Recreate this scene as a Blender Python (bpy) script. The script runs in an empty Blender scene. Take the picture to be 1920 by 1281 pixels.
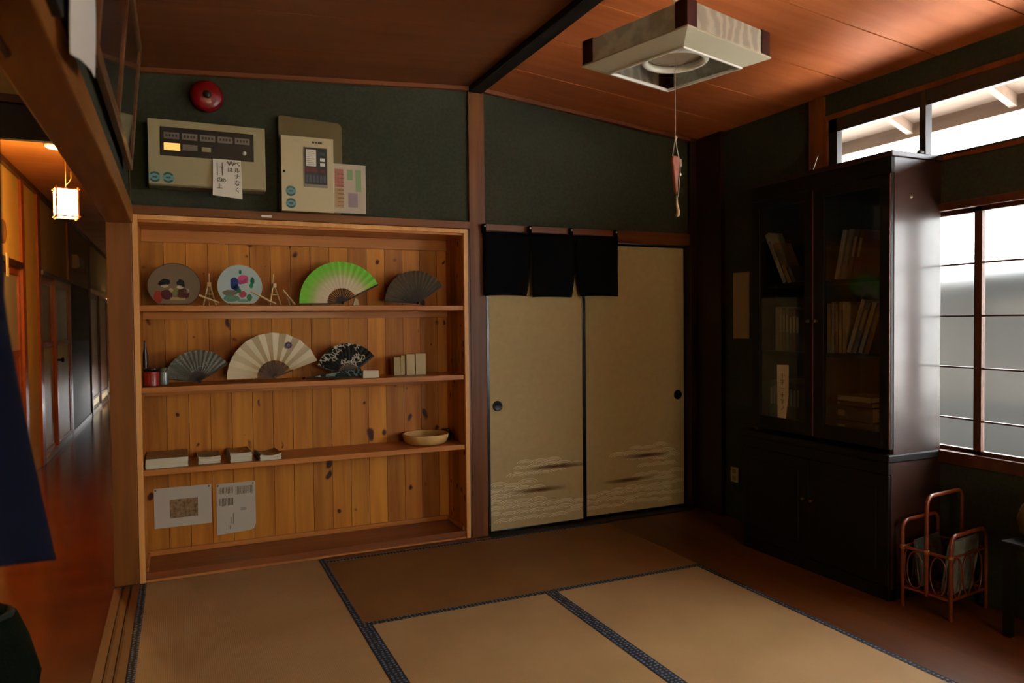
import bpy, bmesh, math, random
from mathutils import Vector, Matrix, Euler
random.seed(7)
C = bpy.context.scene.collection
S = bpy.context.scene

# ------------------------------------------------------------------ camera
cam_d = bpy.data.cameras.new('camera')
cam = bpy.data.objects.new('camera', cam_d); C.objects.link(cam)
yaw, pitch, roll = -0.4239, -0.0257, -0.0101
fwd = Vector((-math.sin(yaw)*math.cos(pitch), math.cos(yaw)*math.cos(pitch), math.sin(pitch)))
rt = Vector((math.cos(yaw), math.sin(yaw), 0)); up = rt.cross(fwd)
r2 = rt*math.cos(roll) + up*math.sin(roll); u2 = -rt*math.sin(roll) + up*math.cos(roll)
m = Matrix((r2, u2, -fwd)).transposed().to_4x4()
m.translation = Vector((0.6092, -4.0152, 1.2583))
cam.matrix_world = m
cam_d.sensor_width = 36; cam_d.lens = 1383.0/1920*36; cam_d.clip_start = .05
cam_d.dof.use_dof = True; cam_d.dof.focus_distance = 3.9; cam_d.dof.aperture_fstop = 2.8
S.camera = cam

# ------------------------------------------------------------------ world, exposure
w = bpy.data.worlds.new('sky'); S.world = w; w.use_nodes = True
bg = w.node_tree.nodes['Background']; bg.inputs[0].default_value = (.93, .97, 1.0, 1); bg.inputs[1].default_value = 16.0
S.view_settings.view_transform = 'Standard'; S.view_settings.look = 'None'
S.view_settings.gamma = 1; S.view_settings.use_curve_mapping = False
S.view_settings.exposure = 0.0
S.cycles.use_denoising = True
S.cycles.max_bounces = 10; S.cycles.diffuse_bounces = 4; S.cycles.transparent_max_bounces = 12
S.cycles.sample_clamp_indirect = 12.0
S.cycles.caustics_reflective = False

sun_d = bpy.data.lights.new('sun', 'SUN'); sun_d.energy = 75; sun_d.angle = .02; sun_d.color = (1, .96, .9)
sun = bpy.data.objects.new('sun', sun_d); C.objects.link(sun); sun.location = (-6, 4, 12)
sun.rotation_euler = Vector((.30, -.25, -.90)).to_track_quat('-Z', 'Y').to_euler()

def portal(name, x, y, z, sx, sy, rot):
    l = bpy.data.lights.new(name, 'AREA'); l.shape = 'RECTANGLE'; l.size = sx; l.size_y = sy
    l.cycles.is_portal = True
    o = bpy.data.objects.new(name, l); C.objects.link(o); o.location = (x, y, z); o.rotation_euler = rot
PI = math.pi
# daylight entrances of the place (sky portals, they add no light of their own)
portal('upper_window_portal', 3.89, -2.6, 2.12, .30, 2.9, (0, PI/2, 0))
portal('garden_window_portal', 3.89, -3.0, 1.2, 1.15, 2.5, (0, PI/2, 0))
portal('entrance_window_portal', 1.9, -6.34, 1.35, 1.6, 1.3, (PI/2, 0, 0))
portal('corridor_window_portal', .44, 9.5, .22, .3, 1.8, (0, PI/2, 0))

# ------------------------------------------------------------------ colour and materials
def lin(c):
    return c/12.92 if c <= .04045 else ((c+.055)/1.055)**2.4
def hx(s, a=1):
    s = s.lstrip('#'); return (lin(int(s[0:2], 16)/255), lin(int(s[2:4], 16)/255), lin(int(s[4:6], 16)/255), a)
MATS = {}
def nodes(name):
    mt = bpy.data.materials.new(name); mt.use_nodes = True; MATS[name] = mt
    nt = mt.node_tree; b = nt.nodes['Principled BSDF']
    return mt, nt, b
def mat(name, col, rough=.6, metal=0, noise=.0, nscale=20, bump=0, bscale=200, spec=.5, emit=None, estr=0, trans=0, alpha=1, coat=0, sheen=0):
    if name in MATS: return MATS[name]
    mt, nt, b = nodes(name)
    c = hx(col) if isinstance(col, str) else tuple(col)+(1,)
    b.inputs['Base Color'].default_value = c
    b.inputs['Roughness'].default_value = rough; b.inputs['Metallic'].default_value = metal
    b.inputs['Specular IOR Level'].default_value = spec
    b.inputs['Transmission Weight'].default_value = trans
    b.inputs['Coat Weight'].default_value = coat; b.inputs['Coat Roughness'].default_value = .12
    b.inputs['Sheen Weight'].default_value = sheen
    tc = nt.nodes.new('ShaderNodeTexCoord')
    if noise:
        n = nt.nodes.new('ShaderNodeTexNoise'); n.inputs['Scale'].default_value = nscale; n.inputs['Detail'].default_value = 5
        nt.links.new(tc.outputs['Object'], n.inputs['Vector'])
        r = nt.nodes.new('ShaderNodeValToRGB')
        r.color_ramp.elements[0].position = .3; r.color_ramp.elements[1].position = .7
        r.color_ramp.elements[0].color = tuple(v*(1-noise) for v in c[:3])+(1,)
        r.color_ramp.elements[1].color = tuple(min(1, v*(1+noise)) for v in c[:3])+(1,)
        nt.links.new(n.outputs['Fac'], r.inputs['Fac']); nt.links.new(r.outputs['Color'], b.inputs['Base Color'])
    if bump:
        n2 = nt.nodes.new('ShaderNodeTexNoise'); n2.inputs['Scale'].default_value = bscale; n2.inputs['Detail'].default_value = 4
        nt.links.new(tc.outputs['Object'], n2.inputs['Vector'])
        bp = nt.nodes.new('ShaderNodeBump'); bp.inputs['Strength'].default_value = bump; bp.inputs['Distance'].default_value = .004
        nt.links.new(n2.outputs['Fac'], bp.inputs['Height']); nt.links.new(bp.outputs['Normal'], b.inputs['Normal'])
    if emit:
        b.inputs['Emission Color'].default_value = hx(emit); b.inputs['Emission Strength'].default_value = estr
    return mt
def wood(name, c1, c2, axis='z', rough=.45, scale=1., spec=.3, coat=0, grain=40, bump=.15, plank=None, pax='x', vary=.25, knots=False, gap=.0):
    """procedural timber: grain stretched along axis; plank = board width across pax; knots optional"""
    if name in MATS: return MATS[name]
    mt, nt, b = nodes(name); N = nt.nodes; L = nt.links
    geo = N.new('ShaderNodeNewGeometry')       # world position: the grain stays with the place
    mp = N.new('ShaderNodeMapping')
    st = {'x': (.06, 1, 1), 'y': (1, .06, 1), 'z': (1, 1, .06)}[axis]
    mp.inputs['Scale'].default_value = tuple(v*scale for v in st)
    vec = geo.outputs['Position']; L.new(vec, mp.inputs['Vector'])
    cur = mp.outputs['Vector']
    pl = None
    if plank:
        sp = N.new('ShaderNodeSeparateXYZ'); L.new(vec, sp.inputs[0])
        dv = N.new('ShaderNodeMath'); dv.operation = 'DIVIDE'; dv.inputs[1].default_value = plank
        L.new(sp.outputs[pax.upper()], dv.inputs[0])
        fl = N.new('ShaderNodeMath'); fl.operation = 'FLOOR'; L.new(dv.outputs[0], fl.inputs[0])
        wn = N.new('ShaderNodeTexWhiteNoise'); wn.noise_dimensions = '1D'; L.new(fl.outputs[0], wn.inputs['W'])
        ad = N.new('ShaderNodeVectorMath'); ad.operation = 'MULTIPLY_ADD'
        L.new(wn.outputs['Color'], ad.inputs[0]); ad.inputs[1].default_value = (9, 9, 9); L.new(cur, ad.inputs[2])
        cur = ad.outputs[0]; pl = (wn, dv, fl)
    n1 = N.new('ShaderNodeTexNoise'); n1.inputs['Scale'].default_value = grain; n1.inputs['Detail'].default_value = 6; n1.inputs['Roughness'].default_value = .6
    L.new(cur, n1.inputs['Vector'])
    n2 = N.new('ShaderNodeTexNoise'); n2.inputs['Scale'].default_value = grain*.16; n2.inputs['Detail'].default_value = 3; n2.inputs['Distortion'].default_value = .6
    L.new(cur, n2.inputs['Vector'])
    mx = N.new('ShaderNodeMath'); mx.operation = 'ADD'
    L.new(n1.outputs['Fac'], mx.inputs[0]); L.new(n2.outputs['Fac'], mx.inputs[1])
    r = N.new('ShaderNodeValToRGB'); r.color_ramp.elements[0].position = .36; r.color_ramp.elements[1].position = .64
    hf = N.new('ShaderNodeMath'); hf.operation = 'MULTIPLY'; hf.inputs[1].default_value = .5; L.new(mx.outputs[0], hf.inputs[0])
    L.new(hf.outputs[0], r.inputs['Fac'])
    r.color_ramp.elements[0].color = hx(c1); r.color_ramp.elements[1].color = hx(c2)
    col = r.outputs['Color']
    if pl:
        hsv = N.new('ShaderNodeHueSaturation'); mr = N.new('ShaderNodeMapRange')
        mr.inputs['To Min'].default_value = 1-vary; mr.inputs['To Max'].default_value = 1+vary
        L.new(pl[0].outputs['Value'], mr.inputs['Value']); L.new(mr.outputs['Result'], hsv.inputs['Value']); L.new(col, hsv.inputs['Color'])
        col = hsv.outputs['Color']
        if gap:
            fr = N.new('ShaderNodeMath'); fr.operation = 'SUBTRACT'; L.new(pl[1].outputs[0], fr.inputs[0]); L.new(pl[2].outputs[0], fr.inputs[1])
            gt = N.new('ShaderNodeMath'); gt.operation = 'LESS_THAN'; gt.inputs[1].default_value = gap/plank; L.new(fr.outputs[0], gt.inputs[0])
            mg = N.new('ShaderNodeMix'); mg.data_type = 'RGBA'; L.new(gt.outputs[0], mg.inputs['Factor']); L.new(col, mg.inputs['A']); mg.inputs['B'].default_value = tuple(v*.25 for v in hx(c1)[:3])+(1,)
            col = mg.outputs['Result']
    if knots:
        ks = N.new('ShaderNodeMapping'); ks.inputs['Scale'].default_value = (12, 12, 8); L.new(vec, ks.inputs['Vector'])
        kn = N.new('ShaderNodeTexNoise'); kn.inputs['Scale'].default_value = 9; L.new(vec, kn.inputs['Vector'])
        kad = N.new('ShaderNodeVectorMath'); kad.operation = 'MULTIPLY_ADD'; kad.inputs[1].default_value = (.7, .7, .9)
        L.new(kn.outputs['Color'], kad.inputs[0]); L.new(ks.outputs[0], kad.inputs[2])
        vo = N.new('ShaderNodeTexVoronoi'); vo.inputs['Scale'].default_value = 1.0; L.new(kad.outputs[0], vo.inputs['Vector'])
        # only some cells carry a knot
        sc_ = N.new('ShaderNodeSeparateColor'); L.new(vo.outputs['Color'], sc_.inputs[0])
        sel = N.new('ShaderNodeMapRange'); sel.inputs['From Min'].default_value = .12; sel.inputs['From Max'].default_value = 1; sel.inputs['To Min'].default_value = 0.02; sel.inputs['To Max'].default_value = .22
        L.new(sc_.outputs[0], sel.inputs['Value'])
        rt_ = N.new('ShaderNodeMath'); rt_.operation = 'DIVIDE'; L.new(vo.outputs['Distance'], rt_.inputs[0]); L.new(sel.outputs['Result'], rt_.inputs[1])
        kr = N.new('ShaderNodeValToRGB'); kr.color_ramp.elements[0].position = .55; kr.color_ramp.elements[0].color = (1, 1, 1, 1)
        kr.color_ramp.elements[1].position = 1.3; kr.color_ramp.elements[1].color = (0, 0, 0, 1)
        hk = N.new('ShaderNodeMath'); hk.operation = 'MULTIPLY'; hk.inputs[1].default_value = .7; L.new(rt_.outputs[0], hk.inputs[0])
        kr.color_ramp.elements[0].position = .50; kr.color_ramp.elements[1].position = .85
        L.new(hk.outputs[0], kr.inputs['Fac'])
        mk = N.new('ShaderNodeMix'); mk.data_type = 'RGBA'; L.new(kr.outputs['Color'], mk.inputs['Factor']); L.new(col, mk.inputs['A']); mk.inputs['B'].default_value = hx('3c1006')
        col = mk.outputs['Result']
    L.new(col, b.inputs['Base Color'])
    b.inputs['Roughness'].default_value = rough; b.inputs['Specular IOR Level'].default_value = spec
    b.inputs['Coat Weight'].default_value = coat; b.inputs['Coat Roughness'].default_value = .15
    bp = N.new('ShaderNodeBump'); bp.inputs['Strength'].default_value = bump; bp.inputs['Distance'].default_value = .002
    L.new(n1.outputs['Fac'], bp.inputs['Height']); L.new(bp.outputs['Normal'], b.inputs['Normal'])
    return mt
def glass(name, col=(1, 1, 1), refl=.08, tint=1.0):
    if name in MATS: return MATS[name]
    mt, nt, b = nodes(name); N = nt.nodes; L = nt.links; N.remove(b); out = N['Material Output']
    t = N.new('ShaderNodeBsdfTransparent'); t.inputs[0].default_value = (col[0]*tint, col[1]*tint, col[2]*tint, 1)
    g = N.new('ShaderNodeBsdfGlossy'); g.inputs['Roughness'].default_value = .04
    lw_ = N.new('ShaderNodeLayerWeight'); lw_.inputs[0].default_value = .5
    pw = N.new('ShaderNodeMath'); pw.operation = 'POWER'; pw.inputs[1].default_value = 5; L.new(lw_.outputs['Facing'], pw.inputs[0])
    fr = N.new('ShaderNodeMath'); fr.operation = 'MULTIPLY_ADD'; fr.inputs[1].default_value = .8; fr.inputs[2].default_value = refl*.5; L.new(pw.outputs[0], fr.inputs[0])
    mx = N.new('ShaderNodeMixShader'); L.new(fr.outputs[0], mx.inputs[0]); L.new(t.outputs[0], mx.inputs[1]); L.new(g.outputs[0], mx.inputs[2])
    L.new(mx.outputs[0], out.inputs[0]); return mt
def frosted(name, col, rough=.3, w_tl=.5):
    if name in MATS: return MATS[name]
    mt, nt, b = nodes(name); N = nt.nodes; L = nt.links; N.remove(b); out = N['Material Output']
    rf = N.new('ShaderNodeBsdfRefraction'); rf.inputs['Color'].default_value = col+(1,); rf.inputs['Roughness'].default_value = rough; rf.inputs['IOR'].default_value = 1.08
    tl = N.new('ShaderNodeBsdfTranslucent'); tl.inputs['Color'].default_value = col+(1,)
    n = N.new('ShaderNodeTexNoise'); n.inputs['Scale'].default_value = 300
    bp = N.new('ShaderNodeBump'); bp.inputs['Strength'].default_value = .2; bp.inputs['Distance'].default_value = .002; L.new(n.outputs[0], bp.inputs['Height']); L.new(bp.outputs[0], rf.inputs['Normal'])
    mx = N.new('ShaderNodeMixShader'); mx.inputs[0].default_value = w_tl; L.new(rf.outputs[0], mx.inputs[1]); L.new(tl.outputs[0], mx.inputs[2])
    L.new(mx.outputs[0], out.inputs[0]); return mt

M_pine = wood('knotty_pine', '9a5a18', 'c8842c', 'z', rough=.5, plank=.108, vary=.20, knots=True, grain=30, gap=.003)
M_pine_side = wood('knotty_pine_side', '9a5a18', 'c8842c', 'z', rough=.5, plank=.108, pax='y', vary=.16, knots=True, grain=30, gap=.003)
M_pine_trim = wood('pine_trim_upright', 'c98a4a', 'e0a868', 'z', rough=.4, grain=35)
M_shelf = wood('shelf_board', 'a0602c', 'bd7a3c', 'x', rough=.4, grain=35, coat=.15)
M_dkshelf = wood('brown_board', '6f3c1e', '8a5028', 'x', rough=.4, grain=35, coat=.2)
M_post = wood('post_wood', '5a3010', '7e4a1b', 'z', rough=.45, grain=30)
M_beamx = wood('lintel_wood', '52280f', '70401a', 'x', rough=.4, grain=30)
M_beamy = wood('beam_wood', '704016', '90591f', 'y', rough=.45, grain=30)
M_darkpost = wood('dark_post_wood', '220c06', '34130a', 'z', rough=.5, grain=30)
M_ridge = wood('ridge_wood', '0d0907', '17100b', 'y', rough=.6, grain=30)
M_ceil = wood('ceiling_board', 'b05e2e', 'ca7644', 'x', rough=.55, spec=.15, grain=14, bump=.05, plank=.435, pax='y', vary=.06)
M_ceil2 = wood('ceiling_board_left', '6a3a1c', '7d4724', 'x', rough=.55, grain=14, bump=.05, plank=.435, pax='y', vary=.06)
M_hallceil = wood('corridor_ceiling_board', 'b5703a', 'cf8a4c', 'x', rough=.4, grain=14, bump=.05)
M_floor = wood('side_floor_board', '4e2a0c', '683a12', 'y', rough=.5, grain=20)
M_hallfloor = wood('corridor_floor_board', '60280c', '803c14', 'x', rough=.20, grain=25, plank=.10, pax='y', vary=.12, coat=.6, gap=.002, bump=.05)
M_wall = mat('green_sand_plaster', '3a3c31', .95, noise=.16, nscale=60, bump=.5, bscale=350, spec=.1)
M_plaster = mat('ochre_plaster', 'c9a468', .9, noise=.06, nscale=5, bump=.2, bscale=200)
M_cream = mat('cream_plaster', 'b09a6c', .9, noise=.05, nscale=5)
M_redwood = wood('corridor_frame_wood', '8a3f1a', 'a8562a', 'z', rough=.35, grain=30, coat=.2)
M_hdark = wood('corridor_dark_wood', '3a1d12', '4d2a1a', 'z', rough=.4, grain=30, coat=.2)
M_cab = wood('dark_cabinet_veneer', '241009', '361a10', 'z', rough=.45, grain=20, spec=.3, coat=.5, bump=.02)
MATS['dark_cabinet_veneer'].node_tree.nodes['Principled BSDF'].inputs['Coat Roughness'].default_value = .20
M_cabf = wood('dark_cabinet_front', '0b0806', '130d0a', 'z', rough=.5, grain=20, spec=.2, bump=.03)
M_cabi = mat('dark_cabinet_interior', '120e0c', .8)
M_glass = glass('clear_glass')
M_cglass = glass('smoked_cabinet_glass', tint=.86)
M_frost = frosted('frosted_window_glass', (.92, .92, .90), rough=.32, w_tl=.010)
M_sashdark = mat('dark_window_sash', '23201e', .45)
M_sash = wood('window_sash_wood', '45200f', '5c3018', 'z', rough=.4, grain=30)
M_black = mat('black_lacquer', '0a0908', .25, spec=.5)
M_paper = mat('white_paper', 'd8d4c8', .85)
M_white = mat('white_plastic', 'd9d7cf', .4)

# ------------------------------------------------------------------ builder
W = {}
class MB:
    def __init__(s): s.bm = bmesh.new()
    def box(s, x0, x1, y0, y1, z0, z1, mtx=None):
        vs = [s.bm.verts.new(p) for p in ((x0, y0, z0), (x1, y0, z0), (x1, y1, z0), (x0, y1, z0), (x0, y0, z1), (x1, y0, z1), (x1, y1, z1), (x0, y1, z1))]
        for f in ((3, 2, 1, 0), (4, 5, 6, 7), (0, 1, 5, 4), (1, 2, 6, 5), (2, 3, 7, 6), (3, 0, 4, 7)):
            s.bm.faces.new([vs[i] for i in f])
        if mtx is not None:
            for v in vs: v.co = mtx @ v.co
        return s
    def bar(s, a, b, wd, dp, upv=(0, 0, 1)):
        a = Vector(a); b = Vector(b); d = (b-a); L = d.length; d.normalize(); u = Vector(upv)
        if abs(d.dot(u)) > .98: u = Vector((0, 1, 0))
        sx = d.cross(u).normalized(); sz = sx.cross(d)
        mt = Matrix((sx, d, sz)).transposed().to_4x4(); mt.translation = a
        return s.box(-wd/2, wd/2, 0, L, -dp/2, dp/2, mt)
    def prism(s, pts, y0, y1, mtx=None):
        """polygon in XZ, from y0 to y1"""
        a = [s.bm.verts.new((p[0], y0, p[1])) for p in pts]; b = [s.bm.verts.new((p[0], y1, p[1])) for p in pts]
        n = len(pts)
        s.bm.faces.new(a); s.bm.faces.new(b[::-1])
        for i in range(n): s.bm.faces.new((a[i], b[i], b[(i+1) % n], a[(i+1) % n]))
        if mtx is not None:
            for v in a+b: v.co = mtx @ v.co
        return s
    def tube(s, pts, r, n=10, closed=False, caps=True):
        pts = [Vector(p) for p in pts]; rings = []; N = len(pts)
        rr = r if isinstance(r, (list, tuple)) else [r]*N
        prev = None
        for i, p in enumerate(pts):
            if closed: d = pts[(i+1) % N]-pts[i-1]
            else: d = pts[min(i+1, N-1)]-pts[max(i-1, 0)]
            d.normalize()
            if prev is None:
                u = Vector((0, 0, 1)) if abs(d.z) < .9 else Vector((1, 0, 0))
                u = (u-d*u.dot(d)).normalized()
            else: u = (prev-d*prev.dot(d)).normalized()
            prev = u; v = d.cross(u)
            rings.append([s.bm.verts.new(p+(u*math.cos(2*PI*k/n)+v*math.sin(2*PI*k/n))*rr[i]) for k in range(n)])
        for i in range(N if closed else N-1):
            A, B = rings[i], rings[(i+1) % N]
            for k in range(n): s.bm.faces.new((A[k], A[(k+1) % n], B[(k+1) % n], B[k]))
        if caps and not closed: s.bm.faces.new(rings[0][::-1]); s.bm.faces.new(rings[-1])
        return s
    def lathe(s, prof, n=32, mtx=None, closed=False):
        """profile (r,z) revolved around z; closed joins last to first"""
        rings = []; allv = []
        for r, z in prof:
            if r < 1e-6: ring = [s.bm.verts.new((0, 0, z))]
            else: ring = [s.bm.verts.new((r*math.cos(2*PI*k/n), r*math.sin(2*PI*k/n), z)) for k in range(n)]
            rings.append(ring); allv += ring
        pr = list(zip(rings, rings[1:])) + ([(rings[-1], rings[0])] if closed else [])
        for A, B in pr:
            for k in range(n):
                k2 = (k+1) % n
                if len(A) == 1 and len(B) > 1: s.bm.faces.new((A[0], B[k2], B[k]))
                elif len(B) == 1 and len(A) > 1: s.bm.faces.new((A[k], A[k2], B[0]))
                elif len(A) > 1: s.bm.faces.new((A[k], A[k2], B[k2], B[k]))
        if mtx is not None:
            for v in allv: v.co = mtx @ v.co
        return s
    def build(s, name, mt, parent=None, local=False, bevel=0, smooth=False, origin=None, seg=2):
        bm = s.bm
        bmesh.ops.recalc_face_normals(bm, faces=bm.faces)
        if parent is not None and not local: bm.transform(W[parent.name].inverted())
        me = bpy.data.meshes.new(name)
        org = None
        if parent is None:
            if origin is None:
                xs = [v.co.x for v in bm.verts]; ys = [v.co.y for v in bm.verts]; zs = [v.co.z for v in bm.verts]
                origin = ((min(xs)+max(xs))/2, (min(ys)+max(ys))/2, min(zs))
            org = Matrix.Translation(origin); bm.transform(org.inverted())
        bm.to_mesh(me); bm.free()
        me.materials.append(mt)
        if smooth:
            for p in me.polygons: p.use_smooth = True
        o = bpy.data.objects.new(name, me); C.objects.link(o)
        if parent is not None:
            o.parent = parent; W[o.name] = W[parent.name].copy()
        else:
            o.matrix_world = org; W[o.name] = org
        if bevel:
            md = o.modifiers.new('bevel', 'BEVEL'); md.width = bevel; md.segments = seg; md.limit_method = 'ANGLE'
        if smooth:
            try:
                md = o.modifiers.new('wn', 'WEIGHTED_NORMAL')
            except Exception: pass
        return o
def thing(name, label, cat, loc=(0, 0, 0), rot=(0, 0, 0), group=None):
    o = bpy.data.objects.new(name, None); C.objects.link(o)
    o.empty_display_size = .05
    o.location = loc; o.rotation_euler = rot
    W[o.name] = Matrix.Translation(loc) @ Euler(rot).to_matrix().to_4x4()
    o['label'] = label; o['category'] = cat
    if group: o['group'] = group
    return o
def tag(o, label, cat, group=None):
    o['label'] = label; o['category'] = cat
    if group: o['group'] = group
    return o
def struct(o):
    o['kind'] = 'structure'; return o
def sbox(name, mt, *b, bevel=0):
    return struct(MB().box(*b).build(name, mt, bevel=bevel))
def text_mesh(txt, size, mt, parent, mtx, name='lettering', ext=.0006):
    cu = bpy.data.curves.new(name, 'FONT'); cu.body = txt; cu.size = size; cu.extrude = ext; cu.align_x = 'CENTER'; cu.align_y = 'CENTER'; cu.space_line = 1.0
    tmp = bpy.data.objects.new('tmp_text', cu); C.objects.link(tmp)
    dg = bpy.context.evaluated_depsgraph_get(); ev = tmp.evaluated_get(dg)
    me = bpy.data.meshes.new_from_object(ev)
    bpy.data.objects.remove(tmp); bpy.data.curves.remove(cu)
    mm = mtx if parent is None else W[parent.name].inverted() @ mtx
    me.transform(mm); me.materials.clear(); me.materials.append(mt)
    o = bpy.data.objects.new(name, me); C.objects.link(o)
    if parent is not None: o.parent = parent; W[o.name] = W[parent.name].copy()
    return o
def face_y(x, y, z, rz=0):          # text upright, facing -Y
    return Matrix.Translation((x, y, z)) @ Euler((PI/2, rz, 0)).to_matrix().to_4x4()

# ================================================================== SETTING
XL, XR, WX = .41, 2.141, 3.80
def ceil_z(x): return 2.62-.1*(x-2.2) if x > 2.2 else 2.62-.067*(2.2-x)
# floors
sbox('floor', M_floor, 3.035, 4.0, -6.4, 0.0, -.06, 0)
sbox('floor_corridor', M_hallfloor, -1.2, .30, -6.4, 12.4, -.06, -.004)
sbox('floor_base', mat('subfloor', '40352a', .9), .29, 4.0, -6.4, .42, -.12, -.055)
sbox('trim_24', M_beamx, XL, 2.25, -.012, .36, -.055, -.001)
b = MB()
b.box(.30, .335, -6.2, -.02, -.05, .0); b.box(.345, .37, -6.2, -.02, -.05, .0); b.box(.38, .412, -6.2, -.02, -.05, .004); b.box(.335, .38, -6.2, -.02, -.05, -.008)
struct(b.build('trim_1', wood('sill_wood', '5c3418', '744722', 'y', rough=.5, grain=30), bevel=.002))
# back wall upper plaster
def slab(name, mt, pts, y0, y1):
    return struct(MB().prism(pts, y0, y1).build(name, mt))
slab('wall_back', M_wall, [(XL, 1.80), (2.15, 1.80), (2.15, ceil_z(2.15)), (XL, ceil_z(XL))], .0, .36)
slab('wall_back_right', M_wall, [(2.25, 1.80), (3.80, 1.80), (3.80, ceil_z(3.8)), (2.25, ceil_z(2.25))], .0, .36)
# mid post, left post, corner post
sbox('trim_2', M_post, 2.150, 2.250, -.018, .10, 0, 2.60, bevel=.004)
sbox('trim_3', M_post, .300, .410, -.012, .12, 0, 1.85, bevel=.004)
sbox('trim_4', M_darkpost, 3.765, 3.80, -.27, .0, 0, 2.46, bevel=.003)
sbox('trim_5', M_darkpost, 3.715, 3.765, -.03, .06, 0, 2.47, bevel=.003)
# lintel above the shelf niche and above the sliding doors
sbox('trim_6', M_beamx, XL, 2.15, -.03, .02, 1.80, 1.842, bevel=.002)
sbox('trim_7', M_beamx, 2.25, 3.715, -.02, .06, 1.758, 1.835, bevel=.002)
# cornice at ceiling of back wall
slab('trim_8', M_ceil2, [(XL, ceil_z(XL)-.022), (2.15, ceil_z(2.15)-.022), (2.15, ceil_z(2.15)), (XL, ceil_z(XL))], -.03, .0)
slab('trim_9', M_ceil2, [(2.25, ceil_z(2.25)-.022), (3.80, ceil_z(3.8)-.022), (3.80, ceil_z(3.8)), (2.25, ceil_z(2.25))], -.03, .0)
# ceiling: two slopes meeting at the ridge beam, boards with a reveal between them
b = MB()
ys = [-6.32+.0]
edges = [.01, -.405] + [-.405-.435*k for k in range(1, 14)]
edges[-1] = -6.4
for a, c in zip(edges, edges[1:]):
    b.prism([(2.2, ceil_z(2.2)), (3.95, ceil_z(3.95)), (3.95, ceil_z(3.95)+.02), (2.2, ceil_z(2.2)+.02)], c+.004, a-.004)
struct(b.build('ceiling', M_ceil))
struct(MB().prism([(2.2, 2.64), (3.95, 2.465), (3.95, 2.60), (2.2, 2.76)], -6.4, .4).build('ceiling_backing', mat('dark_backing', '0c0805', .9)))
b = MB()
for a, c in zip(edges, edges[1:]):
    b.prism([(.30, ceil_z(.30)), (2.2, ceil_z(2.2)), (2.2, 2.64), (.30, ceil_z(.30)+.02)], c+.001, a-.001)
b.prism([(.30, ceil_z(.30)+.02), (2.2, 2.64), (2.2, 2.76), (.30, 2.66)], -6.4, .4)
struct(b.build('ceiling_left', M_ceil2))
struct(MB().box(2.155, 2.235, -6.3, -.018, 2.585, 2.66).build('trim_10', M_ridge, bevel=.003))
# left side wall above the corridor opening, with its lintel beam
slab_pts = [(.31, 1.84), (.405, 1.84), (.405, ceil_z(.4)), (.31, ceil_z(.31))]
struct(MB().prism(slab_pts, -6.3, .0).build('wall_left', M_wall))
sbox('trim_11', M_beamy, .305, .418, -6.3, -.012, 1.755, 1.842, bevel=.006)
# right wall with the high window and the shoji window
YR = -6.4
sbox('wall_right', M_wall, WX, 3.87, -1.10, .36, -.1, 2.56)
sbox('wall_right_top', M_wall, WX, 3.87, YR, -1.10, 2.345, 2.60)
sbox('wall_right_middle', M_wall, WX, 3.87, YR, -1.10, 1.775, 1.985)
sbox('wall_right_low', M_wall, WX, 3.87, YR, -1.10, 0, .60)
sbox('wall_right_pier', M_wall, WX, 3.87, -1.62, -1.10, .60, 1.775)
sbox('wall_right_end', M_wall, WX, 3.87, YR, -4.2, .60, 1.775)
sbox('wall_right_upper_end', M_wall, WX, 3.87, YR, -4.1, 1.985, 2.345)
sbox('trim_12', M_post, 3.785, 3.81, -1.073, -.97, 1.99, 2.455, bevel=.002)
# high window
wf = struct(MB().box(3.785, 3.88, -4.1, -1.073, 2.318, 2.345).box(3.785, 3.88, -1.10, -1.073, 1.985, 2.32).box(3.79, 3.88, -4.1, -1.073, 1.975, 1.995).build('window_1', M_post, bevel=.002))
fr = MB()
for y in (-1.135, -1.640, -2.145, -2.65, -3.155, -3.66):
    fr.box(3.797, 3.822, y-.014, y+.014, 1.99, 2.32)
fr.box(3.792, 3.826, -4.1, -1.10, 2.248, 2.320).box(3.792, 3.826, -4.1, -1.10, 1.99, 2.006).box(3.792, 3.83, -1.155, -1.10, 1.99, 2.32)
fr.box(3.788, 3.832, -1.665, -1.640, 1.99, 2.32)
fo = fr.build('window_sash', M_sashdark, wf, bevel=.002)
MB().box(3.808, 3.811, -4.1, -1.15, 2.005, 2.25).build('window_pane', M_glass, wf)
MB().lathe([(0, 0), (.012, 0), (.014, .02), (.008, .03), (0, .03)], 14, Matrix.Translation((3.788, -1.650, 2.03)) @ Euler((0, -PI/2, 0)).to_matrix().to_4x4()).build('window_latch', M_sashdark, wf, smooth=True)
# shoji style lower window
wf2 = struct(MB().box(3.782, 3.88, -4.2, -1.62, 1.745, 1.78).box(3.775, 3.88, -4.2, -1.62, .60, .655).build('window_2', M_sash, bevel=.002))
for k, (ya, yb, xo) in enumerate(((-1.905, -1.66, 3.835), (-2.62, -1.895, 3.815), (-3.4, -2.60, 3.835), (-4.2, -3.38, 3.815))):
    t = MB().box(xo-.012, xo+.012, yb-.028, yb, .655, 1.745).box(xo-.012, xo+.012, ya, ya+.030, .655, 1.745).box(xo-.012, xo+.012, ya, yb, .655, .672).box(xo-.012, xo+.012, ya, yb, 1.725, 1.745)
    for z in (1.500, 1.267, 1.035, .803): t.box(xo-.012, xo+.004, ya+.03, yb-.028, z-.004, z+.004)
    t.build('shoji_frame', M_sash, wf2, bevel=.001)
    MB().box(xo+.004, xo+.007, ya+.02, yb-.02, .665, 1.735).build('window_pane', M_frost, wf2)
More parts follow.
